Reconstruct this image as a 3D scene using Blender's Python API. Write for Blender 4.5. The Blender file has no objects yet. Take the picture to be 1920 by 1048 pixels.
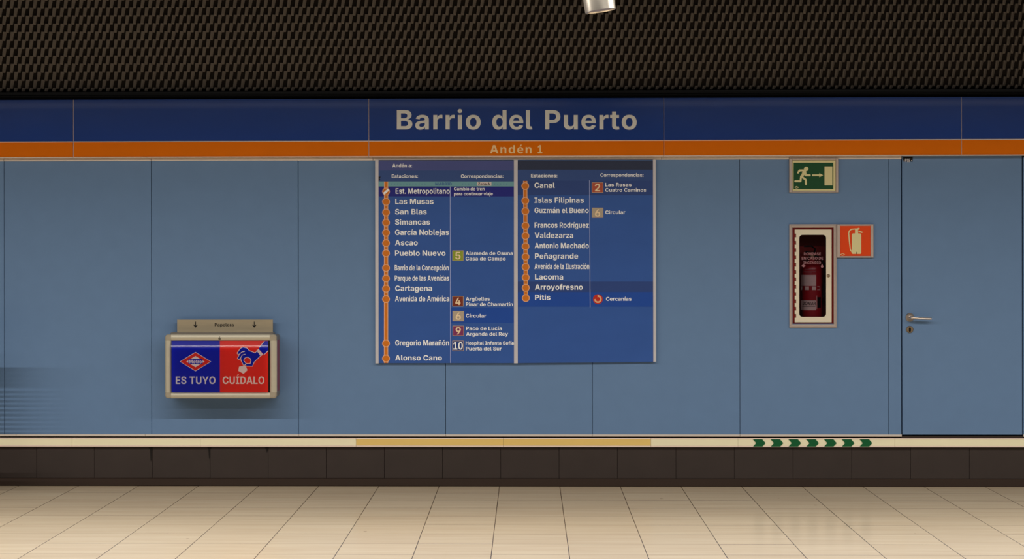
import bpy, bmesh, math, random
from mathutils import Vector, Matrix
from mathutils.geometry import delaunay_2d_cdt

sc = bpy.context.scene
COL = sc.collection
random.seed(7)

# ------------------------------------------------------------------ camera
F = 4028.0                                   # focal length in pixels of the 1920x1048 frame
CAM = Vector((0.0, -14.594, 1.6))
YAW, ROLL = 0.0228, math.radians(-0.0845)
cam_m = (Matrix.Rotation(YAW, 3, 'Z') @ Matrix.Rotation(math.pi / 2, 3, 'X') @ Matrix.Rotation(ROLL, 3, 'Z'))
_d = cam_m.transposed() @ Vector((0, 1, 0))   # the wall normal seen in camera space
PPX = 989.0 - F * _d.x / -_d.z
PPY = 470.5 + F * _d.y / -_d.z
cd = bpy.data.cameras.new('camera'); cd.sensor_width = 36.0; cd.lens = F / 1920 * 36.0
cd.shift_x = (960.0 - PPX) / 1920.0
cd.shift_y = (PPY - 524.0) / 1920.0
cd.clip_end = 200
cam = bpy.data.objects.new('camera', cd); COL.objects.link(cam)
cam.matrix_world = Matrix.Translation(CAM) @ cam_m.to_4x4()
sc.camera = cam

def P(px, py, y=0.0):
    """point of the plane at depth y that the photograph shows at (px, py)"""
    d = cam_m @ Vector(((px - PPX) / F, -(py - PPY) / F, -1.0))
    t = (y - CAM.y) / d.y
    return CAM + d * t
def X(px, y=0.0, py=520): return P(px, py, y).x
def Z(py, y=0.0, px=960): return P(px, py, y).z

# ------------------------------------------------------------------ light
w = bpy.data.worlds.new('world'); sc.world = w; w.use_nodes = True
w.node_tree.nodes['Background'].inputs[0].default_value = (1.0, 0.92, 0.82, 1)
w.node_tree.nodes['Background'].inputs[1].default_value = 0.025
def area(name, loc, sx, sy, power, col=(1.0, 0.93, 0.83), rot=(0, 0, 0)):
    l = bpy.data.lights.new(name, 'AREA'); l.shape = 'RECTANGLE'; l.size = sx; l.size_y = sy
    l.energy = power; l.color = col
    o = bpy.data.objects.new(name, l); COL.objects.link(o); o.location = loc; o.rotation_euler = rot
    return o
LY, LZ = -3.6, 3.15
for k, (xa, xb) in enumerate(((-11.0, 0.20), (0.75, 9.5))):           # two runs of tubes, one on each side of the hanging cylinder
    l = area('platform_tubes', ((xa + xb) / 2, LY, LZ), xb - xa, 0.12, 28.5 * (xb - xa))
    l.data.spread = math.radians(169)
area('track_fill', (0, -9.4, 4.4), 20.0, 0.2, 330, (1.0, 0.93, 0.84))  # added fill over the tracks: lights wall and mesh frontally, evens the floor
sc.view_settings.view_transform = 'Standard'; sc.view_settings.look = 'None'
sc.view_settings.gamma = 1.0; sc.view_settings.exposure = 0.0
sc.view_settings.use_curve_mapping = False
sc.cycles.use_denoising = True
sc.cycles.transparent_max_bounces = 12

# ------------------------------------------------------------------ materials
def lin(c):
    return tuple((v / 255 / 12.92) if v <= 10 else ((v / 255 + 0.055) / 1.055) ** 2.4 for v in c)
def mat(name, rgb, rough=0.5, metal=0.0, spec=0.22, vary=0.06, scale=(6, 6, 6), bump=0.0):
    m = bpy.data.materials.new(name); m.use_nodes = True
    nt = m.node_tree; N = nt.nodes; L = nt.links
    b = N['Principled BSDF']
    c = lin(rgb)
    tc = N.new('ShaderNodeTexCoord'); mp = N.new('ShaderNodeMapping'); mp.inputs['Scale'].default_value = scale
    nz = N.new('ShaderNodeTexNoise'); nz.inputs['Scale'].default_value = 1.0; nz.inputs['Detail'].default_value = 4
    L.new(tc.outputs['Object'], mp.inputs[0]); L.new(mp.outputs[0], nz.inputs['Vector'])
    mx = N.new('ShaderNodeMix'); mx.data_type = 'RGBA'
    mx.inputs[6].default_value = (*[v * (1 - vary) for v in c], 1)
    mx.inputs[7].default_value = (*[min(1, v * (1 + vary)) for v in c], 1)
    L.new(nz.outputs['Fac'], mx.inputs[0]); L.new(mx.outputs[2], b.inputs['Base Color'])
    b.inputs['Roughness'].default_value = rough; b.inputs['Metallic'].default_value = metal
    b.inputs['Specular IOR Level'].default_value = spec
    if bump:
        bp = N.new('ShaderNodeBump'); bp.inputs['Strength'].default_value = bump; bp.inputs['Distance'].default_value = 0.002
        L.new(nz.outputs['Fac'], bp.inputs['Height']); L.new(bp.outputs[0], b.inputs['Normal'])
    return m
def clear(name, tint, rough, ior=1.5, k=1.0):
    """thin clear sheet: passes light, mirrors by the Fresnel law"""
    m = bpy.data.materials.new(name); m.use_nodes = True
    nt = m.node_tree; N = nt.nodes; L = nt.links
    N.remove(N['Principled BSDF'])
    t = N.new('ShaderNodeBsdfTransparent'); t.inputs[0].default_value = (*tint, 1)
    g = N.new('ShaderNodeBsdfGlossy'); g.inputs['Roughness'].default_value = rough
    nz = N.new('ShaderNodeTexNoise'); nz.inputs['Scale'].default_value = 40
    mr = N.new('ShaderNodeMapRange'); mr.inputs[3].default_value = rough * 0.8; mr.inputs[4].default_value = rough * 1.2
    L.new(nz.outputs['Fac'], mr.inputs[0]); L.new(mr.outputs[0], g.inputs['Roughness'])
    f = N.new('ShaderNodeFresnel'); f.inputs[0].default_value = ior
    mu = N.new('ShaderNodeMath'); mu.operation = 'MULTIPLY'; mu.inputs[1].default_value = k
    L.new(f.outputs[0], mu.inputs[0])
    s = N.new('ShaderNodeMixShader'); L.new(mu.outputs[0], s.inputs[0]); L.new(t.outputs[0], s.inputs[1]); L.new(g.outputs[0], s.inputs[2])
    L.new(s.outputs[0], N['Material Output'].inputs[0])
    return m

M = dict(
    wall=mat('blue_laminate', (100, 131, 172), 0.5, spec=0.25, vary=0.05, scale=(9, 9, 9)),
    void=mat('dark_void', (10, 9, 9), 0.9, spec=0.1),
    frieze=mat('navy_enamel', (22, 62, 150), 0.24, spec=0.3, vary=0.10, scale=(1.6, 1, 2.5), bump=0.8),
    orange=mat('orange_enamel', (228, 115, 0), 0.5, spec=0.08, vary=0.04),
    alu=mat('aluminium', (222, 212, 204), 0.45, metal=0.35, vary=0.05, scale=(2, 60, 60)),
    alusat=mat('satin_anodised_aluminium', (194, 189, 173), 0.5, metal=0.6, vary=0.07, scale=(3, 30, 30)),
    silver=mat('silver_line', (236, 216, 204), 0.5),
    letter=mat('warm_grey_lettering', (240, 243, 243), 0.5, vary=0.03),
    letter_or=mat('pale_lettering', (250, 214, 160), 0.5, vary=0.03),
    board=mat('board_blue', (53, 90, 164), 0.4, spec=0.2, vary=0.08, scale=(4, 4, 9)),
    board_grey=mat('board_slate_blue', (75, 84, 145), 0.38, vary=0.06),
    board_mid=mat('board_greyer_blue', (54, 80, 140), 0.38, vary=0.06),
    board_dark=mat('board_dark_slate', (46, 54, 80), 0.4, vary=0.06),
    board_patch=mat('board_patch_blue', (48, 72, 134), 0.38, vary=0.06),
    board_vivid=mat('board_vivid_blue', (34, 76, 164), 0.38, vary=0.06),
    navy=mat('board_deep_navy', (34, 38, 132), 0.4, vary=0.05),
    teal=mat('teal_band', (112, 164, 176), 0.45, vary=0.05),
    tealtext=mat('teal_band_text', (58, 100, 160), 0.5),
    white=mat('print_white', (248, 250, 255), 0.5, vary=0.03),
    rule=mat('thin_rule', (164, 176, 226), 0.5),
    rail=mat('grey_rail', (200, 198, 205), 0.45, metal=0.15, vary=0.06, scale=(8, 8, 4)),
    lorange=mat('line_orange', (210, 117, 30), 0.45, vary=0.10, scale=(30, 30, 14)),
    lpale=mat('line_pale_orange', (232, 176, 136), 0.5, vary=0.05),
    g5=mat('line_green', (142, 158, 52), 0.45), g4=mat('line_brown', (122, 50, 36), 0.45),
    g6=mat('line_taupe', (178, 164, 146), 0.45), g9=mat('line_plum', (128, 52, 96), 0.45),
    g10=mat('line_blue', (36, 62, 130), 0.45), g2=mat('line_rust', (176, 82, 62), 0.45),
    gb=mat('badge_rim', (200, 170, 140), 0.5), num=mat('badge_number', (240, 214, 176), 0.5),
    cred=mat('rail_red', (190, 44, 30), 0.45), drip=mat('dark_drip_stain', (22, 18, 17), 0.5), black=mat('black_print', (16, 15, 15), 0.5),
    cream=mat('luminous_cream', (240, 235, 202), 0.5, vary=0.05, scale=(3, 3, 20)),
    ochre=mat('ochre_yellow', (230, 198, 118), 0.5, vary=0.05, scale=(3, 3, 20)),
    green=mat('chevron_green', (14, 92, 52), 0.45), exitgreen=mat('exit_green', (16, 74, 40), 0.45, vary=0.08),
    signcream=mat('sign_cream', (220, 212, 160), 0.5, vary=0.05),
    firered=mat('fire_sign_red', (222, 69, 9), 0.45, vary=0.05),
    boxred=mat('cabinet_red', (122, 22, 20), 0.45), cabcream=mat('cabinet_cream', (222, 214, 194), 0.45, vary=0.04),
    extred=mat('extinguisher_red', (150, 18, 34), 0.28, spec=0.6), paper=mat('label_paper', (216, 206, 204), 0.6),
    pinktext=mat('pink_glass_print', (150, 104, 112), 0.6), rubber=mat('black_rubber', (18, 17, 18), 0.6),
    steel=mat('brushed_steel', (206, 194, 186), 0.3, metal=1.0, vary=0.05, scale=(4, 60, 60)),
    brass=mat('dull_lock_metal', (150, 132, 110), 0.4, metal=0.9),
    bluepost=mat('poster_blue', (1, 27, 194), 0.5, spec=0.08, vary=0.03), redpost=mat('poster_red', (243, 39, 28), 0.4, vary=0.03),
    postwhite=mat('poster_white', (250, 243, 240), 0.5, vary=0.02), sidered=mat('side_poster', (150, 70, 88), 0.4),
    grey=mat('bin_grey_body', (150, 142, 132), 0.45, metal=0.5), plate=mat('bin_plate_metal', (178, 166, 143), 0.42, metal=0.55, vary=0.08, scale=(5, 40, 40)),
    corner=mat('bin_corner_plastic', (158, 150, 134), 0.5),
    fralu=mat('frame_aluminium', (184, 170, 164), 0.45, metal=0.15, vary=0.08, scale=(8, 8, 20)),
    joint=mat('joint_strip', (205, 192, 196), 0.5),
    tile=mat('dark_base_tile', (49, 40, 38), 0.55, vary=0.16, scale=(7, 7, 9), spec=0.4),
    plinth=mat('dark_plinth', (45, 31, 24), 0.5, vary=0.12, scale=(2, 9, 20), spec=0.4),
    mesh=mat('bronze_mesh', (113, 106, 100), 0.55, vary=0.16, scale=(9, 9, 9), spec=0.4),
    meshback=mat('mesh_backing', (36, 30, 26), 0.8, spec=0.2),
    mould=mat('black_moulding', (18, 17, 17), 0.45, spec=0.4), chrome=mat('polished_steel', (240, 232, 220), 0.32, metal=1.0, vary=0.02, scale=(30, 30, 1)),
    bench=mat('bench_steel', (120, 118, 116), 0.4, metal=0.8),
    acrylic=clear('clear_acrylic', (0.97, 0.97, 0.97), 0.18, ior=1.58), glass=clear('smoked_glass', (0.70, 0.62, 0.66), 0.05),
)

# floor tiles: square joints, streaky beige stone
def floor_material():
    m = bpy.data.materials.new('beige_stone_tiles'); m.use_nodes = True
    nt = m.node_tree; N = nt.nodes; L = nt.links; b = N['Principled BSDF']
    def math_(op, a, bb=None):
        n = N.new('ShaderNodeMath'); n.operation = op
        for i, v in enumerate((a, bb)):
            if v is None: continue
            if isinstance(v, (int, float)): n.inputs[i].default_value = v
            else: L.new(v, n.inputs[i])
        return n.outputs[0]
    tc = N.new('ShaderNodeTexCoord'); sp = N.new('ShaderNodeSeparateXYZ'); L.new(tc.outputs['Object'], sp.inputs[0])
    T = 0.4105
    u = math_('DIVIDE', math_('SUBTRACT', sp.outputs[0], 0.2174), T)
    v = math_('DIVIDE', math_('SUBTRACT', sp.outputs[1], 0.012), T)
    fu = math_('FRACT', u); fv = math_('FRACT', v)
    du = math_('ABSOLUTE', math_('SUBTRACT', fu, 0.5)); dv = math_('ABSOLUTE', math_('SUBTRACT', fv, 0.5))
    lu = math_('GREATER_THAN', du, 0.5 - 0.0052); lv = math_('GREATER_THAN', dv, 0.5 - 0.009)
    cell = N.new('ShaderNodeCombineXYZ'); L.new(math_('FLOOR', u), cell.inputs[0]); L.new(math_('FLOOR', v), cell.inputs[1])
    wn = N.new('ShaderNodeTexWhiteNoise'); wn.noise_dimensions = '3D'; L.new(cell.outputs[0], wn.inputs['Vector'])
    rc = N.new('ShaderNodeCombineXYZ'); L.new(math_('FLOOR', u), rc.inputs[0]); L.new(math_('ROUND', v), rc.inputs[1])
    wr = N.new('ShaderNodeTexWhiteNoise'); wr.noise_dimensions = '3D'; L.new(rc.outputs[0], wr.inputs['Vector'])
    lvv = math_('MULTIPLY', lv, math_('ADD', 0.35, math_('MULTIPLY', wr.outputs['Value'], 0.65)))
    joint = math_('MAXIMUM', lu, lvv)
    mp = N.new('ShaderNodeMapping'); mp.inputs['Scale'].default_value = (1.6, 14, 1)
    off = N.new('ShaderNodeVectorMath'); off.operation = 'ADD'
    sc_ = N.new('ShaderNodeVectorMath'); sc_.operation = 'SCALE'; sc_.inputs['Scale'].default_value = 9.0; L.new(wn.outputs['Color'], sc_.inputs[0])
    L.new(tc.outputs['Object'], off.inputs[0]); L.new(sc_.outputs[0], off.inputs[1]); L.new(off.outputs[0], mp.inputs[0])
    nz = N.new('ShaderNodeTexNoise'); nz.inputs['Scale'].default_value = 1; nz.inputs['Detail'].default_value = 5; L.new(mp.outputs[0], nz.inputs['Vector'])
    cr = N.new('ShaderNodeValToRGB'); e = cr.color_ramp.elements
    e[0].position = 0.28; e[0].color = (*lin((222, 202, 173)), 1); e[1].position = 0.72; e[1].color = (*lin((233, 216, 188)), 1)
    L.new(nz.outputs['Fac'], cr.inputs[0])
    tint = N.new('ShaderNodeMix'); tint.data_type = 'RGBA'; tint.blend_type = 'MULTIPLY'; tint.inputs[0].default_value = 1
    tv = N.new('ShaderNodeValToRGB'); tv.color_ramp.elements[0].color = (0.94, 0.93, 0.92, 1); tv.color_ramp.elements[1].color = (1, 1, 1, 1)
    L.new(wn.outputs['Value'], tv.inputs[0]); L.new(cr.outputs[0], tint.inputs[6]); L.new(tv.outputs[0], tint.inputs[7])
    # small worn specks
    ms = N.new('ShaderNodeMapping'); ms.inputs['Scale'].default_value = (5.0, 3.0, 1); L.new(tc.outputs['Object'], ms.inputs[0])
    vo = N.new('ShaderNodeTexVoronoi'); vo.inputs['Scale'].default_value = 1.0; L.new(ms.outputs[0], vo.inputs['Vector'])
    spk = math_('LESS_THAN', vo.outputs['Distance'], 0.05)
    sel = math_('MULTIPLY', math_('MULTIPLY', spk, math_('GREATER_THAN', vo.outputs['Color'], 0.62)), 0.45)
    j = N.new('ShaderNodeMix'); j.data_type = 'RGBA'; j.inputs[7].default_value = (*lin((74, 52, 34)), 1)
    L.new(math_('MAXIMUM', joint, sel), j.inputs[0]); L.new(tint.outputs[2], j.inputs[6])
    L.new(j.outputs[2], b.inputs['Base Color'])
    b.inputs['Roughness'].default_value = 0.17; b.inputs['Specular IOR Level'].default_value = 0.42
    return m
M['floor'] = floor_material()

# ------------------------------------------------------------------ mesh builder
class MB:
    def __init__(s): s.v = []; s.f = []; s.m = []; s.mats = []; s.sm = set()
    def mi(s, m):
        if m not in s.mats: s.mats.append(m)
        return s.mats.index(m)
    def add(s, vs, fs, m, smooth=False):
        o = len(s.v); k = s.mi(m); s.v += [tuple(v) for v in vs]
        for f in fs:
            if smooth: s.sm.add(len(s.f))
            s.f.append([i + o for i in f]); s.m.append(k)
        return s
    def box(s, x0, x1, y0, y1, z0, z1, m):
        x0, x1 = sorted((x0, x1)); y0, y1 = sorted((y0, y1)); z0, z1 = sorted((z0, z1))
        return s.add([(x0, y0, z0), (x1, y0, z0), (x1, y1, z0), (x0, y1, z0), (x0, y0, z1), (x1, y0, z1), (x1, y1, z1), (x0, y1, z1)],
                     [(0, 3, 2, 1), (4, 5, 6, 7), (0, 1, 5, 4), (1, 2, 6, 5), (2, 3, 7, 6), (3, 0, 4, 7)], m)
    def bbox(s, x0, x1, y0, y1, z0, z1, m, b=0.002):
        """box with its front (-y) edges chamfered by b"""
        x0, x1 = sorted((x0, x1)); y0, y1 = sorted((y0, y1)); z0, z1 = sorted((z0, z1))
        r0 = [(x0, y1, z0), (x1, y1, z0), (x1, y1, z1), (x0, y1, z1)]
        r1 = [(x0, y0 + b, z0), (x1, y0 + b, z0), (x1, y0 + b, z1), (x0, y0 + b, z1)]
        r2 = [(x0 + b, y0, z0 + b), (x1 - b, y0, z0 + b), (x1 - b, y0, z1 - b), (x0 + b, y0, z1 - b)]
        fs = [(3, 2, 1, 0), (8, 9, 10, 11)]
        for k in range(4):
            j = (k + 1) % 4
            fs += [(k, j, j + 4, k + 4), (k + 4, j + 4, j + 8, k + 8)]
        return s.add(r0 + r1 + r2, fs, m)
    def prism(s, contours, y0, y1, m, smooth=False):
        """closed plate from xz outlines (outer anticlockwise, holes clockwise), front y0, back y1"""
        vs, ts = tri2d(contours)
        n = len(vs)
        s.add([(a, y0, b) for a, b in vs], ts, m)
        s.add([(a, y1, b) for a, b in vs], [t[::-1] for t in ts], m)
        for c in contours:
            k = len(c)
            s.add([(a, y0, b) for a, b in c] + [(a, y1, b) for a, b in c],
                  [(i, i + k, (i + 1) % k + k, (i + 1) % k) for i in range(k)], m, smooth)
        return s
    def flat(s, contours, y, m):
        vs, ts = tri2d(contours)
        return s.add([(a, y, b) for a, b in vs], ts, m)
    def tube(s, pts, r, m, n=14, cap=True):
        pts = [Vector(p) for p in pts]; rings = []
        for i, p in enumerate(pts):
            d = (pts[min(i + 1, len(pts) - 1)] - pts[max(i - 1, 0)]).normalized()
            a = d.cross(Vector((0, 0, 1)));
            if a.length < 1e-4: a = Vector((1, 0, 0))
            a.normalize(); b = d.cross(a)
            rr = r[i] if isinstance(r, (list, tuple)) else r
            rings.append([p + (a * math.cos(t) + b * math.sin(t)) * rr for t in (2 * math.pi * k / n for k in range(n))])
        vs = [v for g in rings for v in g]; fs = []
        for i in range(len(pts) - 1):
            for k in range(n):
                j = (k + 1) % n; fs.append((i * n + k, i * n + j, (i + 1) * n + j, (i + 1) * n + k))
        s.add(vs, fs, m, True)
        if cap:
            s.add(rings[0], [tuple(range(n))], m); s.add(rings[-1], [tuple(range(n - 1, -1, -1))], m)
        return s
    def lathe(s, prof, c, m, axis='z', n=32):
        vs = []; fs = []
        for r, h in prof:
            for k in range(n):
                t = 2 * math.pi * k / n
                p = (r * math.cos(t), r * math.sin(t), h) if axis == 'z' else (r * math.cos(t), h, r * math.sin(t))
                vs.append((p[0] + c[0], p[1] + c[1], p[2] + c[2]))
        for i in range(len(prof) - 1):
            for k in range(n):
                j = (k + 1) % n; fs.append((i * n + k, i * n + j, (i + 1) * n + j, (i + 1) * n + k))
        s.add(vs, fs, m, True)
        for e in (0, len(prof) - 1):
            if prof[e][0] > 1e-5: s.add([vs[e * n + k] for k in range(n)], [tuple(range(n))], m)
        return s
    def build(s, name, parent=None, origin=None):
        me = bpy.data.meshes.new(name)
        if origin is None:
            xs = [v[0] for v in s.v]; ys = [v[1] for v in s.v]; zs = [v[2] for v in s.v]
            origin = Vector(((min(xs) + max(xs)) / 2, max(ys), min(zs)))
        else: origin = Vector(origin)
        me.from_pydata([Vector(v) - origin for v in s.v], [], s.f)
        for m in s.mats: me.materials.append(m)
        for i, p in enumerate(me.polygons):
            p.material_index = s.m[i]; p.use_smooth = i in s.sm
        bm = bmesh.new(); bm.from_mesh(me)
        bmesh.ops.remove_doubles(bm, verts=bm.verts, dist=1e-6)
        bmesh.ops.recalc_face_normals(bm, faces=bm.faces)
        for e_ in bm.edges:
            if len(e_.link_faces) == 2 and e_.calc_face_angle() > 0.6: e_.smooth = False
        bm.to_mesh(me); bm.free(); me.update()
        o = bpy.data.objects.new(name, me); COL.objects.link(o)
        if parent is not None:
            o.parent = parent
            w_ = Vector(parent['_w']) if '_w' in parent else Vector((0, 0, 0))
            o.location = origin - w_
        else: o.location = origin
        o['_w'] = tuple(origin)
        return o

def winding(cs, x, y):
    n = 0
    for c in cs:
        for i in range(len(c)):
            (x0, y0), (x1, y1) = c[i - 1], c[i]
            if (y0 <= y) != (y1 <= y):
                if (x1 - x0) * (y - y0) / (y1 - y0) + x0 > x: n += 1 if y1 > y0 else -1
    return n
def tri2d(cs):
    vs = []; es = []
    for c in cs:
        o = len(vs); k = len(c)
        vs += [Vector(p) for p in c]; es += [(o + i, o + (i + 1) % k) for i in range(k)]
    r = delaunay_2d_cdt(vs, es, [], 0, 1e-7)
    vv, tt = r[0], r[2]
    keep = []
    for t in tt:
        cx = sum(vv[i].x for i in t) / len(t); cy = sum(vv[i].y for i in t) / len(t)
        if winding(cs, cx, cy): keep.append(tuple(t))
    return [(v.x, v.y) for v in vv], keep
def area2(c): return sum(c[i - 1][0] * c[i][1] - c[i][0] * c[i - 1][1] for i in range(len(c)))
def ccw(c): return c if area2(c) > 0 else c[::-1]
def cw(c): return c if area2(c) < 0 else c[::-1]
def rrect(x0, x1, z0, z1, r, n=6):
    x0, x1 = sorted((x0, x1)); z0, z1 = sorted((z0, z1)); o = []
    for cx, cz, a in ((x1 - r, z1 - r, 0), (x0 + r, z1 - r, 90), (x0 + r, z0 + r, 180), (x1 - r, z0 + r, 270)):
        for k in range(n + 1):
            t = math.radians(a + 90 * k / n); o.append((cx + r * math.cos(t), cz + r * math.sin(t)))
    return o
def circle(cx, cz, r, n=28): return [(cx + r * math.cos(2 * math.pi * k / n), cz + r * math.sin(2 * math.pi * k / n)) for k in range(n)]
def stroke(pts, wd, round_=True):
    """pieces covering a polyline of width wd, as overlapping anticlockwise outlines"""
    out = []
    for (x0, y0), (x1, y1) in zip(pts, pts[1:]):
        l = math.hypot(x1 - x0, y1 - y0) or 1e-9; nx, ny = -(y1 - y0) / l * wd / 2, (x1 - x0) / l * wd / 2
        out.append(ccw([(x0 + nx, y0 + ny), (x0 - nx, y0 - ny), (x1 - nx, y1 - ny), (x1 + nx, y1 + ny)]))
    for i, p in enumerate(pts):
        if round_ or 0 < i < len(pts) - 1: out.append(circle(p[0], p[1], wd / 2, 14))
    return out
def pxz(c, y):
    """outline given in photograph pixels -> xz outline on the plane y"""
    return ccw([(q.x, q.z) for q in (P(a, b, y) for a, b in c)])
def decal(mb, cs, y, m):
    """flat print: outlines in photograph pixels on the plane y (outlines may overlap)"""
    return mb.flat([pxz(c, y) for c in cs], y, m)
def prect(x0, y0, x1, y1): return [(x0, y0), (x1, y0), (x1, y1), (x0, y1)]

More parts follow.
